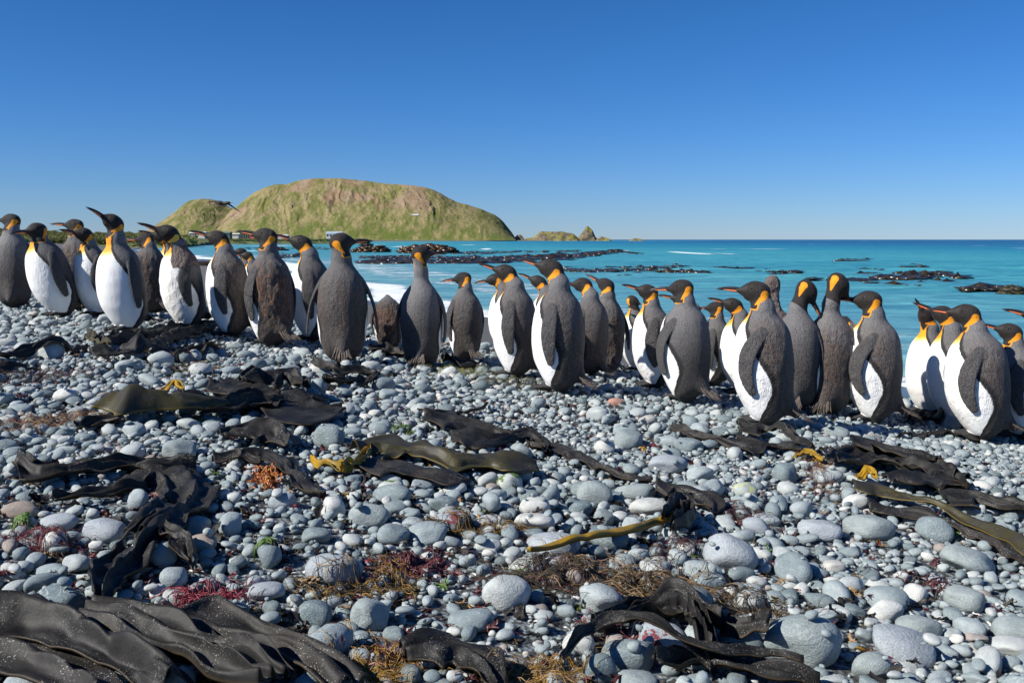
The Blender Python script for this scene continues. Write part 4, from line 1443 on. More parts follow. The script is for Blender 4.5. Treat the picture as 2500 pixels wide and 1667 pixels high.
pp(1232, 900, 232, -10, 'penguin whose lowered head peeps out left behind a white-breasted one in the centre', head=(0.115, 0.80), pitch=-6, hyaw=5, D=7.9, brown=0.2)
pp(1258, 912, 266, -20, 'white-breasted penguin in the centre with dark smooth back', lean=0, head=(0.075, 0.80), hyaw=12, pitch=22, flip=(-0.1, 0.0), brown=0.45, tone=0.5, fat=1.0)
pp(1335, 905, 232, -15, 'penguin hidden behind the tall centre one, bill tip and dark head showing at its left', head=(0.09, 0.80), pitch=26, hyaw=5, D=7.7, brown=0.2)
pp(1362, 948, 316, -24, 'tallest centre penguin with raised head, white band under its flipper and long tail', lean=-1, head=(0.055, 0.815), hyaw=14, pitch=20, flip=(-0.15, 0.1), brown=0.45, tone=0.5, fat=1.02)
pp(1434, 928, 250, -38, 'sleepy penguin close behind the tallest centre one on its right', lean=-3, head=(0.06, 0.80), hyaw=28, pitch=6, flip=(-0.1, 0.1), brown=0.4, tone=0.5, D=7.0, fat=1.02)
pp(1478, 930, 250, -60, 'brown penguin at the right rear of the centre group with its flipper held out', lean=-3, head=(0.0, 0.81), hyaw=40, pitch=30, flip=(-0.1, 0.5), brown=0.85, D=7.4, ndark=.5)
pp(1552, 928, 206, 12, 'white-bellied penguin preening with its small grey head turned back', lean=2, head=(0.045, 0.80), hyaw=150, pitch=-20, D=7.7, flip=(0.1, 0.1), brown=0.2, tuck=True, hs=0.85, nr=0.8)
pp(1598, 940, 246, 6, 'alert penguin with black-tipped bill raised, left of the grey-backed one', lean=3, head=(0.065, 0.80), hyaw=0, pitch=20, flip=(0.35, 0.1), brown=0.45, tone=0.6)
pp(1672, 972, 290, -38, 'broad silver-grey backed penguin looking left', lean=1, head=(0.045, 0.80), hyaw=30, pitch=0, flip=(0.6, 0.15), brown=0.05, tone=0.75, fat=1.07)
pp(1690, 945, 230, 0, 'penguin hidden behind the broad silver-grey one, only a bill tip showing', head=(0.12, 0.80), pitch=14, D=7.3, brown=0.2)
pp(1742, 948, 212, -20, 'small penguin peeping over from behind the broad silver-grey one', lean=-2, head=(0.0, 0.80), hyaw=10, pitch=0, flip=(-0.1, 0.1), brown=0.2, D=7.3, white=1.05)
pp(1812, 955, 228, 12, 'penguin behind the large right-hand one, its bill and white breast showing at the left', lean=3, head=(0.10, 0.79), pitch=20, D=6.9, flip=(0.1, 0.1), brown=0.2, fat=1.05)
pp(1880, 985, 312, -75, 'fluffy-headed moulting penguin looking away behind the large right-hand one', head=(0.04, 0.86), hyaw=-20, pitch=-10, hs=1.05, nr=.62, fluff=1.0, moult=2.0, pale=1.0, D=7.0, top=.92, tuck=True, brown=.8)
pp(1862, 1030, 344, -8, 'largest penguin on the right with wide white front and bent flipper', lean=0, curl=0.03, head=(0.06, 0.80), hyaw=8, pitch=8, flip=(0.75, 0.1), brown=0.6, tone=0.6, fat=1.04)
pp(1940, 990, 302, -95, 'penguin with arched neck tucking its orange-sided bill down to its breast', lean=0, head=(0.03, 0.83), hyaw=-70, pitch=-58, side=-0.06, top=.88, nr=0.85, brown=0.15, tone=0.65, D=6.55, fat=0.97)
pp(2020, 1002, 332, -100, 'long-necked brown-grey penguin with its head turned right and down', lean=-2, head=(0.015, 0.885), hyaw=-65, pitch=-52, side=-0.045, top=.94, nr=0.8, brown=0.6, tone=0.7, tuck=True, ndark=.35)
pp(2075, 1000, 218, -60, 'dark penguin crouched behind the long-necked brown-grey one', head=(0.16, 0.62), lean=12, pitch=-50, hyaw=-20, top=.72, brown=0.4, D=7.3, tuck=True)
pp(2130, 1022, 312, -4, 'well-rounded penguin with folded flipper, right of the long-necked brown-grey one', lean=2, curl=-0.02, head=(0.055, 0.80), hyaw=2, pitch=5, flip=(0.9, 0.15), brown=0.5, tone=0.7, fat=1.08)
pp(2262, 1005, 252, 38, 'penguin facing half towards the camera with its bill pointing up', lean=0, head=(0.05, 0.81), hyaw=22, pitch=46, top=.89, flip=(0.1, 0.1), brown=0.2, tone=.5)
pp(2328, 1030, 282, 10, 'penguin wedged between two others at the right, its bill above its neighbour bill', lean=4, head=(0.10, 0.80), hyaw=-5, pitch=26, top=.87, flip=(0.4, 0.1), brown=0.2, tone=.5)
pp(2392, 1065, 322, 2, 'big penguin at the right with broad white flank, bill nearly level', lean=5, head=(0.115, 0.785), hyaw=2, pitch=10, flip=(0.65, 0.1), brown=0.5, tone=0.7, fat=1.10)
pp(2488, 1062, 272, 8, 'dozing penguin at the right edge with eyes closed, half cut off', lean=6, head=(0.095, 0.78), hyaw=0, pitch=18, top=.85, flip=(0.3, 0.1), brown=0.2, tone=0.75, fat=1.05)
pp(2560, 1065, 312, 18, 'penguin beyond the right edge, only its bill tip and white belly in view', lean=3, head=(0.10, 0.80), hyaw=0, pitch=18, flip=(0.2, 0.1), brown=0.2)


# ------------------------------------------------------------------ pebbles : laid one by one on a height map
HX0, HX1, HY0, HY1, HC = -7.6, 7.6, 0.9, 11.0, 0.0075
nxh, nyh = int((HX1 - HX0) / HC), int((HY1 - HY0) / HC)
hx = HX0 + (np.arange(nxh) + .5) * HC
hy = HY0 + (np.arange(nyh) + .5) * HC
GX, GY = np.meshgrid(hx, hy, indexing='ij')
HB = np.empty((nxh, nyh), np.float32)
for i in range(0, nxh, 200): HB[i:i + 200] = ground_z(GX[i:i + 200], GY[i:i + 200])
HM = HB.copy()


def pebble_shape(seed, V0, ang=0.0, cuts=4, p=None):
    r = np.random.default_rng(seed)
    n = V0 / np.linalg.norm(V0, axis=1)[:, None]
    p = p or r.uniform(1.95, 2.7)
    rad = (np.abs(n) ** p).sum(1) ** (-1 / p)
    for c in range(cuts):
        m = r.normal(size=3) * np.array([1, 1, 0.8]); m /= np.linalg.norm(m)
        dd = r.uniform(0.70, 0.96) - ang * r.uniform(0.0, 0.28)
        pl = dd / np.maximum(n @ m, 1e-3)
        k = 0.10 * (1 - ang) + 0.02
        h = np.clip(0.5 + 0.5 * (pl - rad) / k, 0, 1)
        rad = pl * (1 - h) + rad * h - k * h * (1 - h)
    o = r.uniform(0, 50, 3)
    rad = rad * (1 + 0.085 * noise3(n[:, 0] * 1.3 + o[0], n[:, 1] * 1.3 + o[1], n[:, 2] * 1.3 + o[2]) + 0.022 * noise3(n[:, 0] * 4 + o[0], n[:, 1] * 4, n[:, 2] * 4 + o[2]) + 0.05 * ang * np.abs(noise3(n[:, 0] * 3, n[:, 1] * 3 + o[1], n[:, 2] * 3)))
    return n * rad[:, None] / np.percentile(rad, 80)


NSH = 26
SH_HI = [mesh_np('stone', pebble_shape(k, IV3, (0.0 if k < 10 else 0.25) if k < 19 else 0.6, 3 + k % 4), IF3) for k in range(NSH)]
SH_LO = [mesh_np('pebble', pebble_shape(k, IV2, (0.0 if k < 10 else 0.25) if k < 20 else 0.5, 3 + k % 4), IF2) for k in range(NSH)]
for m_ in SH_HI + SH_LO: m_.materials.append(M['stone'])


def patch(x, y, r):
    i0 = max(int((x - r - HX0) / HC), 0); i1 = min(int((x + r - HX0) / HC) + 2, nxh)
    j0 = max(int((y - r - HY0) / HC), 0); j1 = min(int((y + r - HY0) / HC) + 2, nyh)
    return i0, i1, j0, j1


def lay(x, y, a, b, c, rot, cover=0.55, force=False, sink=0.35, q=0.55):
    """drop an ellipsoid (a, b, c) on the map; returns its centre height and tilt or None"""
    rr = max(a, b)
    i0, i1, j0, j1 = patch(x, y, rr)
    if i1 - i0 < 2 or j1 - j0 < 2: return None
    px_ = hx[i0:i1][:, None] - x; py_ = hy[j0:j1][None, :] - y
    cs, sn = math.cos(rot), math.sin(rot)
    ex = (px_ * cs + py_ * sn) / a; ey = (-px_ * sn + py_ * cs) / b
    e = ex * ex + ey * ey
    m = e < 0.85
    if not m.any(): return None
    H = HM[i0:i1, j0:j1]; B = HB[i0:i1, j0:j1]
    hm = H[m]; over = hm - B[m]
    if not force and over.max() > cover * c + 0.012 and (a > 0.026 or rng.random() < 0.93):
        return None
    base = float(np.sort(hm)[int(len(hm) * q)])
    zc = base + c * (1 - sink)
    gx_ = float((H * m * px_).sum() / ((px_ * px_ * m).sum() + 1e-9) - 0) if False else 0
    top = zc + c * np.sqrt(np.clip(1 - e, 0, 1))
    HM[i0:i1, j0:j1] = np.where(e < 1, np.maximum(H, top), H)
    return zc


def stone_obj(u, v, wpx, hpx, name=None, label=None, mat='stone', shape=0, rz=None, parent=None, tilt=0.0, flat=None):
    d = ray(u, v)
    D = 4.0
    for _ in range(30):
        p = at_depth(u, v, D)
        a = wpx / 2 / FPX * D
        g = float(ground_z(p[0], D)) + 0.45 * a * (hpx / wpx)
        D += (p[2] - g) * 2.0
        D = min(max(D, 1.3), 12)
    p = at_depth(u, v, D)
    a = wpx / 2 / FPX * D
    el = math.atan2(-d[2], 1)
    ah = hpx / 2 / FPX * D
    b = a * 0.78
    c = math.sqrt(max(ah ** 2 - (b * math.sin(el)) ** 2, (0.42 * a) ** 2)) / math.cos(el)
    c = min(c, a * 1.1)
    lay(p[0], D, a, b, c, 0, force=True, sink=0.38, q=0.5)
    o = bpy.data.objects.new('stone', SH_HI[shape % NSH])
    COL.objects.link(o)
    o.location = (p[0], D, float(ground_z(p[0], D)) + c * 0.55)
    o.rotation_euler = (rng.normal(0, 0.10), tilt, rng.uniform(-0.25, 0.25) if rz is None else rz)
    o.scale = (a * 1.02, b, c)
    if mat != 'stone':
        o.material_slots[0].link = 'OBJECT'; o.material_slots[0].material = M[mat]
    if label: tag(o, label, 'stone')
    if parent: o.parent = parent
    return o


HS = [  # u, v, w, h, material, shape, tilt, label
 (1955, 1574, 205, 150, 'stone_blue', 22, -0.1, 'biggest blue-grey boulder, angular, at the bottom right of the beach'),
 (2200, 1583, 190, 84, 'stone_speck', 3, 0.22, 'long granite stone with glittering white flecks beside the biggest boulder'),
 (2162, 1495, 94, 62, 'stone_white', 1, 0, 'pale granite oval lying just above the long flecked stone'),
 (2128, 1636, 104, 86, 'stone_blue', 20, 0, 'grey peaked stone at the bottom edge, right of the biggest boulder'),
 (1782, 1361, 146, 104, 'stone_speck', 5, 0.32, 'large speckled stone slanting down to the right, right of the golden kelp stalk'),
 (1413, 1575, 88, 62, 'stone_white', 0, 0, 'smooth white egg-shaped stone near the bottom centre'),
 (1615, 1567, 138, 100, 'stone_red', 7, 0.15, 'rounded grey stone with a dark red weed frond pasted on it'),
 (815, 1393, 148, 90, 'stone_speck', 2, 0, 'large pale dome-shaped stone, left of centre'),
 (905, 1510, 106, 92, 'stone_blue', 21, 0.3, 'diamond-shaped blue-grey stone standing on edge'),
 (770, 1504, 92, 80, 'stone_dark', 9, 0, 'dark cleft stone left of the diamond-shaped one'),
 (900, 1261, 110, 68, 'stone_blue', 24, 0, 'broad grey stone with a notched top, below the long black kelp'),
 (811, 1242, 72, 60, 'stone_white', 6, 0, 'pale upright stone touching the notched grey one on its left'),
 (1103, 1274, 98, 60, 'stone_red', 8, 0, 'round grey stone with a purple weed patch on top'),
 (258, 1299, 120, 66, 'stone_speck', 4, 0.1, 'white-flecked stone with a crescent groove at the left'),
 (140, 1279, 106, 52, 'stone_speck', 10, -0.15, 'flecked oval stone left of the grooved one'),
 (147, 1473, 150, 96, 'stone_dark', 23, 0, 'large dark angular stone with scooped face at the lower left'),
 (495, 1330, 86, 48, 'stone_brown', 11, 0, 'pinkish brown stone beside the hanging kelp sheet'),
 (53, 1248, 96, 52, 'stone_brown', 12, 0, 'brownish grey oval stone at the left edge'),
 (336, 1224, 56, 62, 'stone', 13, 0, 'smooth upright stone against the left side of the kelp sheet'),
 (474, 1501, 108, 66, 'stone_red', 14, 0.1, 'grey stone draped with bright red weed at the lower left'),
 (575, 1497, 86, 58, 'stone_dark', 15, 0.3, 'dark oval stone right of the red-draped one'),
 (502, 1530, 84, 44, 'stone_speck', 16, -0.2, 'tilted pale stone under the red-draped one'),
 (650, 1447, 102, 58, 'stone_speck', 17, 0, 'rough whitish speckled stone left of the big pale dome'),
 (1537, 1078, 84, 66, 'stone_blue', 25, -0.2, 'sharp triangular stone pointing up in the middle of the beach'),
 (1477, 1097, 56, 44, 'stone_white', 19, 0, 'rough pale stone left of the triangular one'),
 (1628, 1136, 104, 54, 'stone_speck', 22, 0, 'block-shaped speckled stone below the triangular one'),
 (1451, 1211, 96, 74, 'stone_blue', 24, 0.15, 'large dull grey stone next to the round dark one'),
 (1552, 1204, 112, 42, 'stone_blue', 18, 0, 'low wide grey stone with a dark cleft at its right'),
 (1585, 1242, 108, 56, 'stone_white', 20, 0, 'pale block-like stone with a white vein running across it'),
 (1306, 1239, 82, 50, 'stone_white', 0, 0, 'round whitish stone left of the dark round one'),
 (1418, 1245, 64, 46, 'stone_dark', 1, 0, 'round dark purplish grey stone between pale ones'),
 (1818, 1203, 68, 50, 'stone_lichen', 3, 0, 'stone with a bright yellow lichen crust'),
 (1271, 1106, 64, 46, 'stone_blue', 5, 0.5, 'stone with a white band resting on the black kelp'),
 (1244, 1184, 66, 56, 'stone_green', 2, -0.3, 'pale egg-shaped stone with a green smear, leaning left'),
 (1503, 984, 42, 24, 'stone_pink', 4, 0, 'orange-brown stone near the penguins feet in the centre'),
 (2320, 1035, 54, 48, 'stone_speck', 6, 0.2, 'upright speckled stone in front of the big right-hand penguin'),
 (2036, 1059, 76, 38, 'stone_blue', 7, 0, 'flat wide grey stone just below the rounded penguin'),
 (2000, 1297, 116, 62, 'stone_speck', 9, 0, 'wide flecked blue-grey stone, left of a pair of big ones at the right'),
 (2123, 1290, 132, 72, 'stone_blue', 10, 0.1, 'wide smooth blue-grey stone, right of the flecked one'),
 (1847, 1291, 74, 54, 'stone_speck', 11, 0.25, 'granite egg right of the yellow-gold kelp stalk'),
 (2088, 1228, 66, 42, 'stone_white', 12, -0.3, 'white flat stone leaning on the end of the black straps at the right'),
 (158, 967, 64, 38, 'stone_white', 13, 0, 'cream egg-shaped stone at the upper left of the beach'),
 (575, 847, 44, 26, 'stone_blue', 14, 0, 'smooth round stone below the brown-backed penguins'),
 (441, 1103, 90, 60, 'stone_blue', 21, 0, 'angular blue stone below the hollow olive kelp'),
 (328, 1112, 76, 58, 'stone', 15, -0.3, 'tall sloping grey stone left of the angular blue one'),
 (373, 1126, 64, 32, 'stone_brown', 16, 0, 'round brown stone between two blue-grey ones'),
 (252, 1138, 102, 48, 'stone_blue', 17, 0, 'broad smooth grey stone near the left'),
 (955, 1195, 70, 48, 'stone_green', 8, 0, 'white stone with a mossy foot under the long black kelp'),
 (691, 1226, 74, 50, 'stone_speck', 18, 0, 'rounded white-flecked stone left of centre'),
 (1214, 909, 46, 28, 'stone', 1, 0, 'round grey stone at the feet of the white-breasted centre penguin'),
 (2365, 1374, 150, 62, 'stone_blue', 19, 0.25, 'long torpedo-shaped grey stone at the right'),
 (2358, 1465, 108, 74, 'stone_blue', 23, 0.2, 'rounded heavy grey stone below the torpedo-shaped one'),
 (2242, 1532, 116, 66, 'stone_blue', 2, 0, 'smooth rounded blue stone behind the long flecked one'),
 (2478, 1545, 116, 80, 'stone_blue', 4, 0, 'large rounded stone cut by the right edge'),
 (921, 1633, 60, 26, 'stone_pink', 0, 0, 'salmon-pink stone at the bottom, left of centre'),
 (2233, 1455, 72, 60, 'stone_white', 6, 0.3, 'pinkish white upright egg stone at the lower right'),
 (1550, 1668, 124, 60, 'stone_blue', 5, 0, 'grey dome at the bottom edge with a red weed strip'),
 (1468, 1640, 82, 92, 'stone_dark', 12, 0.3, 'dark leaning stone under the black strap at the bottom'),
 (1352, 1332, 142, 60, 'stone_speck', 10, 0, 'long pale grey stone lying behind the golden kelp stalk'),
 (1541, 1289, 64, 54, 'stone', 13, 0, 'upright smooth blue-grey stone above the golden kelp stalk'),
 (1305, 1278, 112, 42, 'stone_white', 17, 0, 'long cream-white stone beneath the round whitish one'),
 (1712, 1395, 108, 52, 'stone', 7, 0.1, 'flat grey stone touching the large slanting speckled one'),
 (1290, 1385, 104, 50, 'stone_green', 20, 0, 'sloping grey stone with green weed below the golden tip of the stalk'),
 (1475, 1268, 56, 52, 'stone_blue', 25, 0, 'small blue-grey pyramid-shaped stone in the centre'),
]
GS = 'stones one can tell apart on the beach'
for i, (u_, v_, w_, h_, m_, sh, ti, lab) in enumerate(HS):
    stone_obj(u_, v_, w_, h_, None, lab, m_, sh, tilt=ti)['group'] = GS

# kelp and footprints keep the bigger loose stones away
KEEP = [(x, y, 0.16 * s_) for x, y, s_ in PEN_SPOTS]
kk = np.array(KEEP)


def in_view(x, y, m=0.62):
    return abs(x) < y * m + 0.25


ITEMS = []         # x, y, z, a, b, c, rot, shape


def run(n_per_m2, lo, hi, ymin, ymax, cover, sink=0.35, clump=0.0, far=None, flat=(0.45, 0.8), prob=None):
    area = 0.66 * (ymax ** 2 - ymin ** 2) + 1.5 * (ymax - ymin)
    n = int(n_per_m2 * area)
    yy = np.sqrt(rng.uniform(ymin ** 2, ymax ** 2, n)); xx = rng.uniform(-1, 1, n) * (yy * 0.66 + 0.75)
    szn = fbm(xx * 0.9, yy * 0.9, lo * 100, 3)
    rr = lo * (hi / lo) ** (rng.random(n) ** 1.5)
    for i in range(n):
        x, y, a = float(xx[i]), float(yy[i]), float(rr[i])
        if y > crest(x) + 0.9: continue
        if clump and szn[i] < rng.uniform(-0.5, 0.35) * clump: continue
        if a > 0.03 and ((kk[:, 0] - x) ** 2 + (kk[:, 1] - y) ** 2 < (kk[:, 2] + a) ** 2).any(): continue
        b = a * rng.uniform(0.55, 0.92); c = a * rng.uniform(*flat)
        c = min(c, b)
        rot = rng.uniform(0, math.pi)
        z = lay(x, y, a, b, c, rot, cover, sink=sink)
        if z is None: continue
        ITEMS.append((x, y, z, a, b, c, rot, rng.integers(0, NSH)))


run(26, 0.048, 0.085, 1.6, 9.5, 0.1, 0.40, 0.3, flat=(0.42, 0.8))
run(330, 0.034, 0.056, 1.6, 9.5, 0.42, 0.40, 0.1, flat=(0.34, 0.62))
run(450, 0.019, 0.032, 1.5, 9.5, 0.6, 0.3, 0.0, flat=(0.36, 0.70))
run(300, 0.010, 0.018, 1.5, 9.3, 0.7, 0.25)
run(600, 0.0062, 0.011, 1.5, 6.2, 0.9, 0.2)
run(40, 0.012, 0.024, 1.5, 9.3, 1.0, 0.2)     # a last loose layer on top
A = np.array(ITEMS)
show = A[:, 3] / A[:, 1]
vis = (np.abs(A[:, 0]) < A[:, 1] * 0.56) & (A[:, 1] > 2.1)
order = np.argsort(-(show * vis))
top_ = set(order[:236].tolist())
for i in order[:236]:
    x, y, z, a, b, c, rot, sh = A[i]
    o = bpy.data.objects.new('stone', SH_HI[int(sh)])
    COL.objects.link(o)
    o.location = (x, y, z); o.rotation_euler = (rng.normal(0, .12), rng.normal(0, .12), rot); o.scale = (a * 1.03, b * 1.03, c * 1.03)
    o.parent = beach
rest = np.array([i for i in range(len(A)) if i not in top_])
Q = A[rest]
rt = np.stack([rng.normal(0, .22, len(Q)), rng.normal(0, .22, len(Q)), Q[:, 6]], 1)
LO = inst_group('pebble_sources', [bpy.data.objects.new('pebble_shape_%02d' % k, SH_LO[k]) for k in range(NSH)])
scatter('pebbles', Q[:, :3], rt, Q[:, 3:6] * 1.05, Q[:, 7].astype(int), LO, parent=beach)
print('pebbles', len(A))


def hmap(x, y):
    i = np.clip(((np.asarray(x) - HX0) / HC).astype(int), 0, nxh - 1)
    j = np.clip(((np.asarray(y) - HY0) / HC).astype(int), 0, nyh - 1)
    return HM[i, j]


# smoothed upper envelope for things lying over the stones
def envelope(k):
    E = HM.copy()
    for ax in (0, 1):
        F = E.copy()
        for s_ in range(-k, k + 1):
            F = np.maximum(F, np.roll(E, s_, ax) - 0.0018 * abs(s_))
        E = F
    c = np.cumsum(np.pad(E, ((k + 1, k), (0, 0)), mode='edge'), 0); E = (c[2 * k + 1:] - c[:-2 * k - 1]) / (2 * k + 1)
    c = np.cumsum(np.pad(E, ((0, 0), (k + 1, k)), mode='edge'), 1); E = (c[:, 2 * k + 1:] - c[:, :-2 * k - 1]) / (2 * k + 1)
    return E


ENV = envelope(4).astype(np.float32)


def env(x, y):
    i = np.clip(((np.asarray(x) - HX0) / HC).astype(int), 0, ENV.shape[0] - 1)
    j = np.clip(((np.asarray(y) - HY0) / HC).astype(int), 0, ENV.shape[1] - 1)
    return ENV[i, j]


_gu = np.linspace(-250, 2750, 121); _gv = np.linspace(780, 1760, 90)
_GU, _GV = np.meshgrid(_gu, _gv, indexing='ij')
_rx = (_GU - 1250) / FPX; _ry = -(_GV - 833.5) / FPX
_dy = CP + _ry * SP; _sx = _rx / _dy; _sz = (-SP + _ry * CP) / _dy
_D = np.full(_GU.shape, 4.0)
for _ in range(40):
    _D = np.clip(_D + (CAMZ + _sz * _D - ground_z(_sx * _D, _D) - 0.02) * 1.5, 1.35, 10.5)


def px_ground(u, v, lift=0.02):
    fi = min(max((u - _gu[0]) / (_gu[1] - _gu[0]), 0), 119.999); fj = min(max((v - _gv[0]) / (_gv[1] - _gv[0]), 0), 88.999)
    i, j = int(fi), int(fj); a, b = fi - i, fj - j
    D = (_D[i, j] * (1 - a) + _D[i + 1, j] * a) * (1 - b) + (_D[i, j + 1] * (1 - a) + _D[i + 1, j + 1] * a) * b
    return at_depth(u, v, float(D))


def catmull(P, n):
    P = np.asarray(P, float)
    P = np.vstack([2 * P[0] - P[1], P, 2 * P[-1] - P[-2]])
    out = []
    seg = len(P) - 3
    for t in np.linspace(0, seg - 1e-6, n):
        i = int(t); f = t - i
        p0, p1, p2, p3 = P[i:i + 4]
        out.append(0.5 * ((2 * p1) + (-p0 + p2) * f + (2 * p0 - 5 * p1 + 4 * p2 - p3) * f * f + (-p0 + 3 * p1 - 3 * p2 + p3) * f ** 3))
    return np.array(out)


def kelp(path, width, label, mat='kelp', seed=0, ruffle=0.5, folds=2.0, amp=0.018, lift=0.006, taper=(0.5, 0.35), curl=0.0, tear=0.35, nu=None, nv=26, cat='kelp', name='kelp_strap', thick=0.005, follow=1.0, arch=0.0, calm=1.0, sm=3):
    """leathery kelp blade draped over the stones along a path of photo pixels; width in photo pixels across"""
    r = np.random.default_rng(seed)
    W = np.array([px_ground(*p) for p in path])
    C = catmull(W[:, :2], 12 * len(path))
    # resample evenly
    sl = np.r_[0, np.cumsum(np.linalg.norm(np.diff(C, axis=0), axis=1))]
    Ltot = sl[-1]
    nu = nu or int(np.clip(Ltot / 0.011, 30, 260))
    s_ = np.linspace(0, Ltot, nu)
    C = np.stack([np.interp(s_, sl, C[:, k]) for k in (0, 1)], 1)
    tg = np.gradient(C, axis=0); tg /= np.linalg.norm(tg, axis=1)[:, None]
    nm = np.stack([-tg[:, 1], tg[:, 0]], 1)
    Dm = C[:, 1].mean()
    el = math.atan2(CAMZ - ENV.mean(), Dm)
    # width in metres : pixels across, corrected for foreshortening of the ground
    fs = np.abs(nm[:, 0]) + np.abs(nm[:, 1]) * max(math.sin(el), 0.12)
    wd = width / FPX * C[:, 1] / fs
    wd = np.minimum(wd, 0.62)
    t = s_ / Ltot
    env_w = (taper[0] + (1 - taper[0]) * smooth(0, 0.18, t)) * (taper[1] + (1 - taper[1]) * smooth(1, 0.8, t))
    wob = 1 + 0.30 * noise3(t * 5 + seed, seed * 1.7)
    wd = wd * env_w * wob
    v = np.linspace(-1, 1, nv)
    S_, V_ = np.meshgrid(s_, v, indexing='ij')
    ragged = 1 + tear * 0.30 * noise3(S_ * 22, np.sign(V_) * 9.0 + seed) * (np.abs(V_) > 0.6)
    shift = 0.35 * noise3(S_ * 3.1, seed + 4.0)
    off = V_ * wd[:, None] / 2 * ragged
    # gather across the width : folds take up cloth
    off = off + wd[:, None] * 0.05 * np.sin(V_ * folds * 3.1 + S_ * 6 + seed)
    X = C[:, 0][:, None] + nm[:, 0][:, None] * off
    Y = C[:, 1][:, None] + nm[:, 1][:, None] * off
    base = env(X, Y)
    for _ in range(sm):
        base[1:-1] = (base[:-2] + base[1:-1] * 2 + base[2:]) / 4
        base[:, 1:-1] = (base[:, :-2] + base[:, 1:-1] * 2 + base[:, 2:]) / 4
    ph = 2.2 * noise3(S_ * 2.3, seed * 3.1) + seed
    f1 = np.sin(V_ * folds * 3.14 + ph) * 0.5 + 0.5
    f2 = noise3(S_ * 9 + seed, V_ * folds * 1.6, 1.0)
    f3 = noise3(S_ * 30, V_ * folds * 3, seed)
    edge = np.abs(V_) ** 4
    f4 = fbm(S_ * 13 + 3 * seed, V_ * (1.2 + folds * 0.7) + S_ * 4, seed * 1.3, 3)
    z = base + lift + amp * 0.62 * (1.1 * f1 ** 1.6 + 0.8 * np.abs(f2) + 0.8 * calm * np.abs(f4) + 0.25 * calm * f3) * (0.45 + 0.55 * (1 - edge)) * 1.0
    z = z + ruffle * 0.022 * edge * (0.3 + 1.5 * noise3(S_ * 19 + seed, V_ * 2 + seed * 2.2)) * (0.3 + 0.9 * np.abs(noise3(S_ * 5, V_ + seed)))
    z = z + arch * (1 - V_ ** 2) * np.sin(math.pi * t)[:, None] ** 0.5
    if curl: 
        z = z + curl * edge * (V_ > 0)
        Y = Y - curl * 0.6 * edge * (V_ > 0)
    top = np.stack([X, Y, z], -1)
    bot = np.stack([X, Y, z - thick], -1)
    nU, nV = X.shape
    FT = grid_faces(nU, nV)
    # holes torn through the blade
    hole = noise3(S_ * 7 + seed * 5, V_ * 1.6, seed) > (0.93 - 0.32 * tear)
    hf = hole.ravel()[FT].all(1)
    FT = FT[~hf]
    FBm = FT[:, ::-1] + nU * nV
    e = {}
    for f in FT:
        for a_, b_ in ((f[0], f[1]), (f[1], f[2]), (f[2], f[3]), (f[3], f[0])):
            if (b_, a_) in e: del e[(b_, a_)]
            else: e[(a_, b_)] = 1
    side = np.array([(b_, a_, a_ + nU * nV, b_ + nU * nV) for a_, b_ in e], int) if e else np.zeros((0, 4), int)
    VV = np.concatenate([top.reshape(-1, 3), bot.reshape(-1, 3)])
    FF = np.concatenate([FT, FBm, side])
    # face orientation so that the top looks up
    a, b, c = VV[FT[0][0]], VV[FT[0][1]], VV[FT[0][2]]
    if np.cross(b - a, c - a)[2] < 0: FF = FF[:, ::-1]
    used = np.zeros(len(VV), bool); used[FF] = True
    mp = np.cumsum(used) - 1
    c0 = np.array([C[nU // 2, 0], C[nU // 2, 1], 0.0])
    me = mesh_np(name, VV[used] - c0, mp[FF])
    attr(me, 'edge', np.r_[np.abs(V_).ravel(), np.abs(V_).ravel()][used])
    o = link(name, me, M[mat], loc=tuple(c0))
    # things lying on top later see the kelp as ground
    return tag(o, label, cat)


# ------------------------------------------------------------------ stranded kelp
kelp([(-90, 1540), (60, 1545), (190, 1590), (330, 1660), (420, 1720)], 120, 'leathery dark kelp fold sweeping down from the bottom left corner', calm=0.15, sm=20, seed=1, folds=1.2, amp=0.06, ruffle=0.15, taper=(1, 1), tear=0.0, lift=0.015)
kelp([(-90, 1610), (40, 1625), (160, 1665), (260, 1730)], 125, 'lowest dark kelp fold in the very bottom left corner', mat='kelp_brown', calm=0.15, sm=20, seed=2, folds=1.4, amp=0.035, ruffle=0.2, taper=(1, 1), tear=0.0)
kelp([(215, 1525), (310, 1545), (430, 1600), (560, 1660), (680, 1720)], 160, 'big gathered black kelp fold at the bottom left, pleated towards its right end', calm=0.15, sm=20, seed=3, folds=3.2, amp=0.045, ruffle=0.15, taper=(0.5, 1), tear=0.0, lift=0.02)
kelp([(390, 1548), (520, 1556), (650, 1592), (760, 1640), (850, 1700)], 135, 'grey-sheened kelp sheet at the bottom, left of centre', calm=0.15, sm=20, seed=4, folds=2.0, amp=0.04, ruffle=0.2, taper=(0.4, 0.8), tear=0.0, mat='kelp_brown')
kelp([(330, 1160), (420, 1170), (455, 1220), (400, 1290), (340, 1330)], 150, 'dust-speckled kelp sheet hanging down the stones at the left', seed=5, folds=2.2, amp=0.03, ruffle=0.5, taper=(0.8, 0.6), mat='kelp')
kelp([(400, 1300), (340, 1350), (290, 1400), (255, 1450), (250, 1500)], 100, 'torn black kelp tail below the dust-speckled sheet', seed=6, folds=2.0, amp=0.035, ruffle=0.8, tear=0.8, taper=(0.8, 0.5))
kelp([(400, 1330), (440, 1350), (470, 1385)], 60, 'short curled kelp flap right of the torn tail', seed=7, folds=1.2, amp=0.04, ruffle=0.6, tear=0.2)
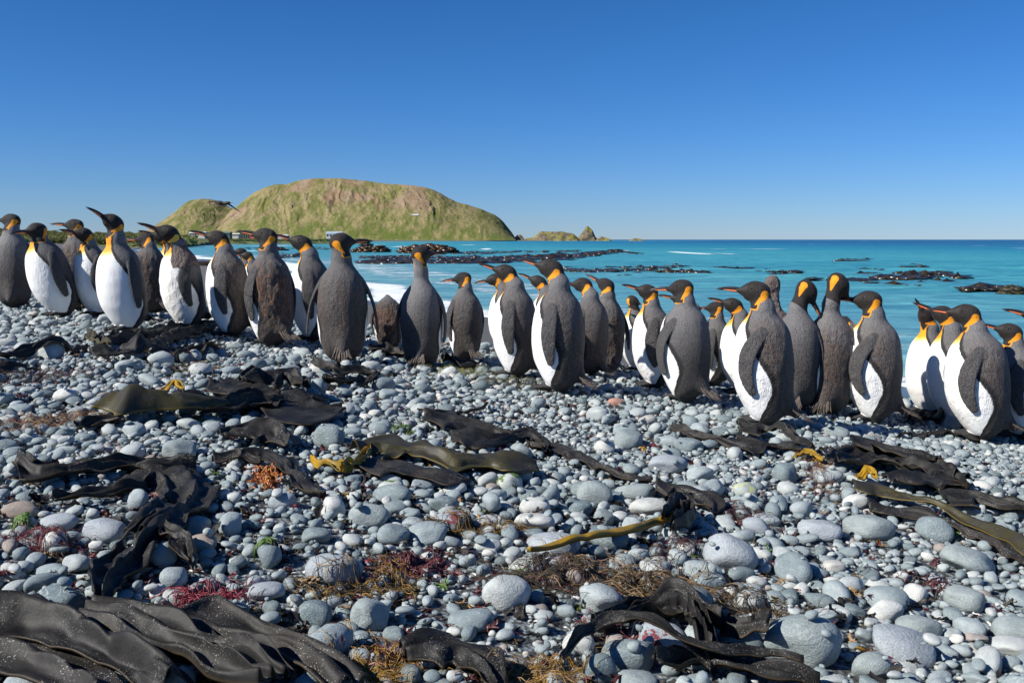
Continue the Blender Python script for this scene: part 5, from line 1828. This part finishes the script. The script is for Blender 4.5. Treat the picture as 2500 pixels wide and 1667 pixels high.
kelp([(272, 1010), (330, 1020), (400, 1020), (480, 1018), (540, 1010)], 78, 'hollow olive kelp fold shaped like an open boot at the left', mat='kelp_olive', sm=15, calm=.3, seed=8, folds=0.55, amp=0.05, ruffle=0.15, taper=(0.95, 0.8), tear=0.0, lift=0.03, arch=0.05)
kelp([(395, 990), (425, 968), (450, 985)], 20, 'small amber kelp tongue standing behind the olive fold', mat='kelp_gold', seed=9, folds=0.6, amp=0.02, ruffle=0.3, tear=0.0, lift=0.05)
kelp([(460, 1015), (540, 1010), (620, 1000), (690, 1000)], 130, 'crumpled black kelp with a torn opening, right of the olive fold', seed=10, folds=2.6, amp=0.055, ruffle=0.8, tear=0.6, lift=0.02)
kelp([(540, 945), (600, 965), (690, 995), (760, 1010), (835, 1012)], 130, 'wide salt-speckled black kelp sheet left of centre', seed=11, folds=1.4, amp=0.03, ruffle=0.5, tear=0.15, taper=(0.5, 0.3), lift=0.015)
kelp([(590, 960), (650, 955), (710, 960), (750, 985)], 60, 'ruffled black kelp crest on top of the salt-speckled sheet', seed=12, folds=2.5, amp=0.05, ruffle=1.2, tear=0.3, lift=0.05)
kelp([(540, 1080), (610, 1075), (670, 1080), (710, 1100)], 80, 'bulging brown-black kelp lobe below the salt-speckled sheet', mat='kelp_brown', seed=13, folds=0.9, amp=0.05, ruffle=0.3, tear=0.0, lift=0.02)
kelp([(545, 1120), (640, 1115), (690, 1140), (740, 1190), (790, 1230)], 50, 'narrow kelp strap trailing down right beside the orange weed tuft', seed=14, folds=1.2, amp=0.02, ruffle=0.6, tear=0.4)
kelp([(860, 1112), (930, 1108), (1020, 1122), (1110, 1145), (1200, 1150), (1310, 1160)], 88, 'long smooth black kelp blade with a hole, in the middle of the beach', sm=12, calm=.5, seed=15, folds=1.4, amp=0.04, ruffle=0.35, tear=0.12, taper=(0.7, 0.4), lift=0.02, mat='kelp_olive')
kelp([(870, 1145), (960, 1155), (1060, 1172), (1150, 1185)], 60, 'thin dusty kelp blade lying under the long smooth one', seed=16, folds=1.0, amp=0.02, ruffle=0.4, mat='kelp_brown')
kelp([(1035, 1030), (1120, 1042), (1220, 1062), (1300, 1085), (1335, 1110)], 70, 'brown kelp with frayed edge above the long smooth blade', seed=17, folds=1.8, amp=0.035, ruffle=0.8, tear=0.5, mat='kelp_brown')
kelp([(1100, 1075), (1200, 1085), (1290, 1080), (1340, 1100)], 70, 'dark torn kelp heap behind the white-banded stone', seed=18, folds=2.0, amp=0.04, ruffle=1.0, tear=0.8)
kelp([(1320, 1085), (1380, 1105), (1450, 1140), (1530, 1170), (1590, 1182)], 58, 'dusty kelp ribbon running right towards the block-shaped stone', seed=19, folds=1.2, amp=0.022, ruffle=0.5, tear=0.1, mat='kelp_brown')
kelp([(1600, 1205), (1660, 1215), (1720, 1235), (1740, 1255)], 70, 'short dusty kelp piece right of the pale block-like stone', seed=20, folds=1.6, amp=0.025, ruffle=0.5, mat='kelp_brown')
kelp([(1640, 1055), (1700, 1072), (1780, 1090), (1870, 1098), (1960, 1110)], 34, 'black kelp straps beneath the largest penguin', seed=21, folds=1.6, amp=0.035, ruffle=0.8, tear=0.2)
kelp([(1800, 1060), (1870, 1068), (1930, 1086), (1985, 1112)], 40, 'curled kelp blade with rolled edge below the largest penguin', seed=22, folds=1.4, amp=0.045, ruffle=0.9, tear=0.2, lift=0.03)
kelp([(2035, 1150), (2100, 1140), (2180, 1145), (2270, 1165), (2350, 1195)], 120, 'heaped charcoal kelp blades on the right', seed=23, folds=2.4, amp=0.05, ruffle=0.6, tear=0.2, lift=0.03, taper=(0.6, 0.5))
kelp([(2080, 1120), (2140, 1128), (2230, 1150), (2290, 1165)], 80, 'uppermost smooth blade of the kelp heap on the right', seed=24, folds=1.2, amp=0.03, ruffle=0.5, tear=0.0, lift=0.07)
kelp([(2170, 1195), (2250, 1190), (2330, 1195), (2360, 1210)], 70, 'dull kelp flap at the lower edge of the right heap', seed=25, folds=1.6, amp=0.03, ruffle=0.5, lift=0.03)
kelp([(2080, 1205), (2150, 1215), (2240, 1242), (2340, 1275), (2440, 1320), (2540, 1380)], 54, 'long olive-edged kelp strap running off the right edge', mat='kelp_olive', sm=25, calm=.4, seed=26, folds=0.9, amp=0.03, ruffle=0.15, tear=0.0, lift=0.02, taper=(0.6, 1))
kelp([(2120, 1245), (2200, 1258), (2300, 1285), (2400, 1320), (2520, 1390)], 58, 'lower of the long kelp straps running off the right edge', seed=27, folds=1.2, amp=0.022, ruffle=0.5, tear=0.0, taper=(0.6, 1), mat='kelp_brown')
kelp([(2290, 1215), (2370, 1225), (2440, 1245), (2540, 1270)], 90, 'matted black kelp at the right edge above the long straps', seed=28, folds=3.0, amp=0.035, ruffle=1.0, tear=0.9)
kelp([(225, 880), (300, 878), (360, 862), (400, 840), (460, 822), (520, 812)], 54, 'rolled black kelp strap below the moulting penguin', seed=29, folds=0.8, amp=0.06, ruffle=0.3, tear=0.0, lift=0.02)
kelp([(240, 845), (320, 832), (390, 820), (470, 806), (540, 800)], 72, 'flat black kelp in front of the tall left penguins', seed=30, folds=2.2, amp=0.045, ruffle=0.8, tear=0.4, lift=0.01)
kelp([(215, 822), (250, 850), (270, 860)], 26, 'curled amber-edged kelp tip at the left end of the pile', mat='kelp_olive', seed=31, folds=1.0, amp=0.05, ruffle=0.8)
kelp([(370, 880), (430, 875), (500, 858), (530, 850)], 50, 'tattered brown kelp at the right end of the left pile', mat='kelp_brown', seed=32, folds=2.0, amp=0.04, ruffle=1.0, tear=0.8)
kelp([(-60, 885), (20, 880), (90, 872), (160, 866), (215, 850)], 26, 'thin black kelp line at the far left', seed=33, folds=1.4, amp=0.03, ruffle=1.0, tear=0.7)
kelp([(-60, 905), (20, 908), (90, 900)], 26, 'dark kelp scraps at the left edge', seed=34, folds=1.4, amp=0.03, ruffle=1.0, tear=0.9)
kelp([(50, 1155), (120, 1165), (220, 1160), (330, 1150), (480, 1152)], 58, 'long crinkled black kelp lying across the left stones', seed=35, folds=1.8, amp=0.04, ruffle=0.9, tear=0.5)
kelp([(130, 1225), (200, 1215), (300, 1205), (360, 1195)], 24, 'thin black kelp strap above the grooved white-flecked stone', seed=36, folds=1.0, amp=0.03, ruffle=0.4, tear=0.2)
kelp([(190, 1050), (250, 1035), (300, 1045)], 42, 'small dark kelp scrap left of the olive fold', seed=37, folds=1.4, amp=0.02, ruffle=0.8, tear=0.4)
kelp([(765, 905), (820, 922), (880, 928), (950, 940)], 20, 'curled kelp scrap below the right-facing penguin', seed=38, folds=1.0, amp=0.05, ruffle=0.7, tear=0.2, lift=0.02)
kelp([(790, 945), (860, 945), (930, 940)], 36, 'ragged black kelp lying behind the salt-speckled sheet', seed=39, folds=2.0, amp=0.03, ruffle=1.1, tear=0.9)
kelp([(1020, 1015), (1080, 1025), (1150, 1010), (1190, 1000)], 14, 'thin winding kelp stem in the middle of the beach', seed=40, folds=0.5, amp=0.01, ruffle=0.3, tear=0.0, lift=0.02)
kelp([(1450, 1560), (1540, 1520), (1640, 1510), (1700, 1530), (1760, 1560)], 70, 'frilled black kelp behind the red-fronded stone', seed=41, folds=2.6, amp=0.05, ruffle=1.4, tear=0.5)
kelp([(1680, 1540), (1720, 1590), (1740, 1640)], 60, 'crumpled black kelp falling between stones at the bottom', seed=42, folds=2.4, amp=0.07, ruffle=1.2, tear=0.4)
kelp([(1760, 1550), (1820, 1570), (1880, 1580)], 46, 'pleated kelp band left of the biggest boulder', seed=43, folds=1.4, amp=0.03, ruffle=1.6, tear=0.1)
kelp([(1370, 1668), (1430, 1610), (1500, 1592), (1600, 1610), (1720, 1640), (1860, 1650), (1960, 1680)], 26, 'long looping black strap along the bottom edge', seed=44, folds=0.6, amp=0.025, ruffle=0.3, tear=0.0, lift=0.05)
kelp([(1600, 1650), (1700, 1625), (1780, 1640), (1900, 1670), (2000, 1700)], 60, 'shadowed kelp sheet at the bottom, left of the peaked stone', seed=45, folds=1.6, amp=0.04, ruffle=0.4, tear=0.0)
kelp([(985, 1605), (1060, 1600), (1130, 1610), (1190, 1640), (1220, 1700)], 110, 'dark wet kelp mass at the bottom centre', seed=47, folds=2.0, amp=0.03, ruffle=0.6, tear=0.3)
kelp([(1290, 1375), (1360, 1355), (1450, 1338), (1540, 1320), (1600, 1296), (1640, 1290)], 15, 'golden-olive kelp stalk lying across the stones', mat='kelp_gold', sm=90, calm=0.1, seed=48, folds=0.01, amp=0.028, ruffle=0.0, tear=0.0, lift=0.02, taper=(0.7, 1), thick=0.012, nv=12, name='kelp_stalk')
kelp([(1620, 1296), (1670, 1262), (1680, 1290), (1640, 1320)], 44, 'curled dark blade at the upper end of the golden stalk', seed=49, folds=1.4, amp=0.06, ruffle=0.7, tear=0.3, lift=0.02)
kelp([(2190, 1075), (2290, 1062), (2390, 1075)], 16, 'dark driftweed strip in front of the big right-hand penguin', seed=50, folds=1.0, amp=0.02, ruffle=0.7, tear=0.3)
kelp([(2220, 1030), (2260, 1020), (2300, 1040)], 36, 'dark kelp lump between the two right-hand penguin groups', seed=51, folds=1.6, amp=0.05, ruffle=0.7, tear=0.3)
kelp([(900, 862), (960, 868), (1010, 880)], 44, 'dark kelp heap at the feet of the preening brown penguin', seed=52, folds=1.6, amp=0.06, ruffle=0.7, tear=0.3)
kelp([(1170, 900), (1110, 895), (1080, 880)], 26, 'dry brown kelp under the shorter brown-grey penguin', seed=53, folds=1.6, amp=0.05, ruffle=0.9, tear=0.5, mat='kelp_brown')
kelp([(520, 1130), (590, 1128), (640, 1138)], 30, 'tawny kelp fragment left of the orange weed tuft', seed=54, folds=1.6, amp=0.03, ruffle=0.9, tear=0.3, mat='kelp_brown')
kelp([(1940, 1130), (1975, 1122), (2010, 1135)], 16, 'small amber kelp tip left of the right heap', seed=55, folds=0.8, amp=0.02, ruffle=0.5, tear=0.0, mat='kelp_gold', lift=0.02)
kelp([(2090, 1190), (2120, 1182), (2140, 1192)], 16, 'small amber kelp lobe under the front of the right heap', seed=56, folds=0.8, amp=0.03, ruffle=0.5, tear=0.0, mat='kelp_gold', lift=0.03)
kelp([(835, 1165), (870, 1145), (905, 1110)], 22, 'golden frilled kelp edge at the left tip of the long smooth blade', seed=57, folds=1.8, amp=0.04, ruffle=1.2, tear=0.2, mat='kelp_gold')
kelp([(760, 1135), (800, 1150), (860, 1160)], 20, 'yellow-brown kelp scraps left of the long smooth blade', seed=58, folds=1.8, amp=0.03, ruffle=1.2, tear=0.5, mat='kelp_gold')


# ------------------------------------------------------------------ tangles of finer weed
def tangle(cx, cy, hw, hh, n, label, mats, length=0.16, slope=0.0, rad=0.0011, wav=0.6, lift=0.012, name='seaweed_tangle', seed=0, aniso=2.2):
    r = np.random.default_rng(seed + 1000)
    c0 = px_ground(cx, cy); c0[2] = 0
    root = None
    for mi, (mt, share) in enumerate(mats):
        m = MB()
        for i in range(int(n * share * 1.5)):
            u_ = cx + r.normal(0, hw * 0.5); v_ = cy + r.normal(0, hh * 0.5) + slope * (u_ - cx)
            p = px_ground(u_, v_)
            th = r.normal(0, 1.0 / aniso) - slope * 1.5 + (math.pi if r.random() < 0.5 else 0)
            k = 9
            L_ = length * r.uniform(0.4, 1.3)
            a = th + np.cumsum(r.normal(0, wav * 0.5, k))
            xs = p[0] + np.cumsum(np.cos(a)) * L_ / k; ys = p[1] + np.cumsum(np.sin(a)) * L_ / k
            base = hmap(xs, ys)
            e = np.maximum(base, np.convolve(np.r_[base[0], base, base[-1]], [.25, .5, .25], 'valid'))
            zs = e + 0.003 + lift * np.abs(r.normal(0, 0.6)) * np.sin(np.linspace(0.1, 3.0, k))
            m.tube(np.stack([xs, ys, zs], 1) - c0, rad * r.uniform(0.6, 1.5) * np.linspace(1, 0.4, k), 4)
        if root is None:
            root = m.build(name, M[mt], None, True, loc=tuple(c0)); tag(root, label, 'seaweed', None, 'stuff')
        else:
            o = m.build('strands', M[mt], root, True); tag(o, None, None, None, 'stuff')
    return root


tangle(1560, 1425, 190, 36, 496, 'large brown wiry weed tangle with tan strands below the golden stalk', [('weed_brown', .62), ('weed_tan', .38)], 0.16, 0.16, seed=1)
tangle(1330, 1412, 130, 20, 240, 'thin brown weed strands trailing left from the large tangle', [('weed_brown', .8), ('weed_maroon', .2)], 0.13, 0.0, seed=2)
tangle(1830, 1490, 110, 30, 132, 'dark wiry weed behind the biggest boulder', [('weed_brown', .8), ('weed_tan', .2)], 0.14, 0.12, seed=3)
tangle(500, 1462, 75, 28, 231, 'crimson weed spread over the stones at the lower left', [('weed_red', .85), ('weed_maroon', .15)], 0.07, -0.25, seed=4, rad=0.0019, aniso=1.2)
tangle(652, 1163, 26, 22, 240, 'bright orange weed tuft in the left middle of the beach', [('weed_orange', .8), ('weed_gold', .2)], 0.035, 0, seed=6, rad=0.003, aniso=.6)
tangle(860, 1432, 110, 22, 150, 'gold and brown weed round the foot of the big pale dome', [('weed_gold', .45), ('weed_brown', .55)], 0.09, -0.05, seed=7)
tangle(960, 1395, 45, 30, 130, 'olive-gold weed hanging off the right of the big pale dome', [('weed_gold', .6), ('weed_brown', .4)], 0.08, 0.9, seed=8)
tangle(120, 1030, 150, 16, 336, 'rust and straw coloured weed line at the left', [('weed_tan', .5), ('weed_maroon', .5)], 0.09, -0.08, seed=9)
tangle(1000, 1590, 110, 20, 160, 'golden and maroon weed above the dark wet mass at the bottom', [('weed_gold', .5), ('weed_maroon', .5)], 0.08, 0.06, seed=10, aniso=1.2)
tangle(880, 1640, 60, 18, 160, 'golden weed around the salmon-pink stone', [('weed_gold', 1.0)], 0.1, 0.06, seed=11)
tangle(1300, 1640, 110, 26, 252, 'rusty golden weed at the bottom, left of the looping black strap', [('weed_gold', .5), ('weed_tan', .3), ('weed_brown', .2)], 0.10, -0.1, seed=12)
tangle(1020, 1375, 80, 24, 192, 'dark maroon weed right of the big pale dome', [('weed_maroon', 1.0)], 0.06, 0.0, seed=13, rad=0.0028, aniso=1)
tangle(1115, 905, 70, 9, 320, 'mossy green weed in front of the long-necked penguin', [('weed_moss', 1.0)], 0.09, 0.10, seed=15)
tangle(1255, 935, 110, 9, 300, 'dry twiggy weed around the feet of the centre penguins', [('weed_brown', .7), ('weed_moss', .3)], 0.10, 0.02, seed=16)
tangle(1340, 948, 70, 8, 160, 'wiry weed at the feet of the tallest centre penguin', [('weed_brown', 1)], 0.10, 0.0, seed=17)
tangle(1150, 1290, 110, 14, 144, 'golden and brown weed under the two round stones in the centre', [('weed_gold', .5), ('weed_brown', .5)], 0.08, 0.0, seed=18)
tangle(2005, 1165, 40, 30, 144, 'reddish weed left of the charcoal kelp heap', [('weed_maroon', .6), ('weed_tan', .4)], 0.06, 0.7, seed=20, aniso=1.2)
tangle(1800, 1255, 70, 20, 100, 'maroon weed strands below the lichen stone', [('weed_maroon', .7), ('weed_brown', .3)], 0.08, 0.4, seed=21)
tangle(1660, 1335, 70, 30, 120, 'dark maroon weed between the golden stalk and the slanting speckled stone', [('weed_maroon', .6), ('weed_brown', .4)], 0.08, -0.4, seed=22)
tangle(110, 1320, 90, 20, 130, 'maroon and red weed among the left stones', [('weed_maroon', .6), ('weed_red', .4)], 0.06, 0.15, seed=23)
tangle(55, 1275, 16, 10, 60, 'bright green weed leaf at the left', [('weed_green', 1)], 0.03, 0, seed=25, lift=0.003, rad=0.003, aniso=.6)
tangle(650, 1348, 14, 10, 50, 'bright green weed scrap left of the big pale dome', [('weed_green', 1)], 0.03, 0, seed=26, lift=0.003, rad=0.003, aniso=.6)
tangle(985, 1048, 22, 8, 60, 'bright green weed scrap in the centre', [('weed_green', 1)], 0.03, 0, seed=27, lift=0.003, rad=0.003, aniso=.6)
tangle(2340, 1295, 12, 10, 40, 'small green weed tuft beneath the long right straps', [('weed_green', 1)], 0.025, 0, seed=28, lift=0.003, rad=0.003, aniso=.6)
tangle(470, 895, 50, 14, 140, 'brown and maroon weed below the left kelp pile', [('weed_moss', .5), ('weed_maroon', .5)], 0.07, -0.1, seed=29)
tangle(90, 920, 130, 14, 300, 'dark maroon weed at the upper left of the beach', [('weed_maroon', .5), ('weed_brown', .5)], 0.07, -0.05, seed=30)
tangle(1990, 1125, 30, 12, 60, 'amber weed bits right of the curled kelp blade', [('weed_gold', .5), ('weed_maroon', .5)], 0.05, 0.2, seed=31, rad=0.003)
tangle(1480, 1525, 60, 20, 130, 'crimson and brown weed left of the red-fronded stone', [('weed_red', .4), ('weed_brown', .6)], 0.07, 0.1, seed=32)
tangle(2260, 1420, 60, 20, 44, 'dark red weed on the lower right stones', [('weed_maroon', .8), ('weed_brown', .2)], 0.07, 0.2, seed=35, rad=.0022)

# ------------------------------------------------------------------ bits of weed, shell and feather caught between the stones
LIT = []
for k, mt in enumerate(('weed_maroon', 'weed_maroon', 'weed_brown', 'weed_brown', 'weed_red', 'weed_gold', 'weed_green', 'shell', 'shell', 'kelp', 'kelp', 'weed_tan')):
    r = np.random.default_rng(k + 50)
    VV, FF, n0 = [], [], 0
    for j in range(1 if mt == 'shell' else (3 if mt == 'kelp' else 5)):
        nu_, nv_ = 6, 4
        uu_, vv_ = np.meshgrid(np.linspace(-1, 1, nu_), np.linspace(-1, 1, nv_), indexing='ij')
        ln, wd_ = (1, 0.42 if mt in ('shell', 'kelp') else 0.17)
        X_ = uu_ * ln; Y_ = vv_ * wd_ * (1 - 0.5 * uu_ ** 2) + 0.25 * np.sin(uu_ * 2 + j); Z_ = 0.25 * np.sin(uu_ * 2.5 + j + k) + 0.3 * vv_ ** 2 * wd_ + 0.1 * r.normal(size=uu_.shape)
        th = r.uniform(0, 6.3)
        V = np.stack([X_ * math.cos(th) - Y_ * math.sin(th), X_ * math.sin(th) + Y_ * math.cos(th), Z_ + 0.2], -1).reshape(-1, 3)
        V[:, :2] += r.uniform(-0.8, 0.8, 2) * (0 if mt == 'shell' else 1)
        VV.append(V); FF.append(grid_faces(nu_, nv_) + n0); n0 += len(V)
    me = mesh_np('weed_scrap', np.concatenate(VV), np.concatenate(FF)); me.materials.append(M[mt])
    attr(me, 'edge', np.zeros(len(me.vertices)))
    LIT.append(bpy.data.objects.new('weed_scrap_%02d' % k, me))
lc = inst_group('litter_sources', LIT)
n = 22000
yy = np.sqrt(rng.uniform(1.6 ** 2, 9.0 ** 2, n)); xx = rng.uniform(-1, 1, n) * (yy * .6 + .2)
dens = fbm(xx * 1.1 + 5, yy * 1.6, 3.0, 4) + 0.25 * (xx < 0.2) - 0.25 * smooth(0.8, 2.0, xx) + 0.25 * smooth(4.5, 2.2, yy)
keep = (dens > rng.uniform(-0.7, 0.75, n)) & (yy < crest(xx) + 0.5)
xx, yy = xx[keep], yy[keep]
low = hmap(xx, yy)
kp = (low < env(xx, yy) - 0.007) & (low - ground_z(xx, yy) < 0.03)
xx, yy, low = xx[kp], yy[kp], low[kp]
kind_p = np.array([.17, .17, .14, .13, .05, .04, .02, .05, .04, .08, .07, .04]); kind_p /= kind_p.sum()
ii = rng.choice(12, len(xx), p=kind_p)
s_ = rng.uniform(0.006, 0.022, len(xx)) * np.where(np.isin(ii, (9, 10)), 1.5, 1) * np.where(np.isin(ii, (7, 8)), 0.6, 1)
scatter('seaweed_litter', np.stack([xx, yy, low + 0.001], 1), np.stack([rng.normal(0, .35, len(xx)), rng.normal(0, .35, len(xx)), rng.uniform(0, 6.3, len(xx))], 1), np.stack([s_, s_, s_], 1), ii, lc,
        'scraps of maroon and brown weed and broken shell strewn between the stones', 'seaweed')

# ------------------------------------------------------------------ the seabird passing in front of the headland
bp_ = at_depth(548, 497, 34.0)
bird = empty('seabird', tuple(bp_), R(12))
tag(bird, 'dark long-winged seabird gliding in front of the headland', 'bird')
V = IV3.copy()
xx_ = V[:, 0]
rr_ = 0.085 * np.clip(1 - np.abs(xx_) ** 2.2, 0, 1) ** 0.5 * (1 + 0.25 * xx_)
n_ = np.linalg.norm(V[:, 1:], axis=1) + 1e-9
BV = np.stack([xx_ * 0.30, V[:, 1] / n_ * rr_, V[:, 2] / n_ * rr_ * 0.9], 1)
BF = [tuple(f) for f in IF3]
bm_ = MB(); bm_.add(BV, BF)


def wing(pts, ch, th=0.012):
    """wing surface : centre line points, chord at each"""
    P = catmull(pts, 14); C_ = np.interp(np.linspace(0, 1, 14), np.linspace(0, 1, len(ch)), ch)
    V = []
    for p, c in zip(P, C_):
        for a_, h_ in ((-.5, 0), (-.2, th), (.2, th), (.5, 0), (.2, -th * .5), (-.2, -th * .5)):
            V.append((p[0] + a_ * c, p[1], p[2] + h_))
    return V, [tuple(q) for q in grid_faces(14, 6, True)] + [tuple(range(6)), tuple(range(13 * 6, 14 * 6))[::-1]]


BK = plain('seabird_brown', (0.045, 0.035, 0.03), 0.7, 0.3, 8)
BP = plain('seabird_bill', (0.55, 0.38, 0.28), 0.5)
v, f = wing([(0.02, 0.0, 0.03), (-0.18, -0.1, 0.12), (-0.42, -0.16, 0.13), (-0.70, -0.20, 0.14)], [0.10, 0.11, 0.08, 0.02]); 
v = [(x, y + (0.5 if False else 0), z) for x, y, z in v]
bm_.build('body', BK, bird, True)
m = MB()
# wings drawn in the bird's own frame: span axis x, chord axis towards the flight direction
def wing2(pts, ch, th=0.012):
    P = catmull(pts, 16); C_ = np.interp(np.linspace(0, 1, 16), np.linspace(0, 1, len(ch)), ch)
    V = []
    for p, c in zip(P, C_):
        for a_, h_ in ((-.5, 0), (-.2, th), (.2, th), (.5, 0), (.2, -th * .5), (-.2, -th * .5)):
            V.append((p[0], p[1] + a_ * c, p[2] + h_ + a_ * c * 0.35))
    return V, [tuple(q) for q in grid_faces(16, 6, True)] + [tuple(range(6)), tuple(range(15 * 6, 16 * 6))[::-1]]


v, f = wing2([(0.0, 0.0, 0.02), (-0.16, 0.03, 0.07), (-0.33, 0.0, 0.055), (-0.52, -0.06, 0.06)], [0.17, 0.19, 0.13, 0.02]); m.add(v, f); m.build('wing', BK, bird, True)
m = MB(); v, f = wing2([(0.03, 0.0, 0.02), (0.20, 0.03, -0.06), (0.38, 0.0, -0.19), (0.58, -0.06, -0.33)], [0.17, 0.19, 0.14, 0.02]); m.add(v, f); m.build('wing', BK, bird, True)
bird.children[0].scale = (0.75, 0.8, 0.8)
bird.children[0].rotation_euler = (0, R(-8), R(-10))
m = MB(); m.tube([(0.20, -0.02, 0.03), (0.25, -0.03, 0.032), (0.285, -0.035, 0.02)], [0.022, 0.016, 0.005], 8); m.build('bill', BP, bird, True)
m = MB(); m.add([(-0.2, -0.03, 0), (-0.2, 0.05, 0), (-0.32, 0.07, -0.03), (-0.33, -0.05, -0.03), (-0.2, -0.03, 0.015), (-0.2, 0.05, 0.015), (-0.32, 0.07, -0.022), (-0.33, -0.05, -0.022)],
        [(0, 3, 2, 1), (4, 5, 6, 7), (0, 1, 5, 4), (1, 2, 6, 5), (2, 3, 7, 6), (3, 0, 4, 7)]); m.build('tail', BK, bird)
print('tris', sum(len(o.data.polygons) for o in bpy.data.objects if o.type == 'MESH'))
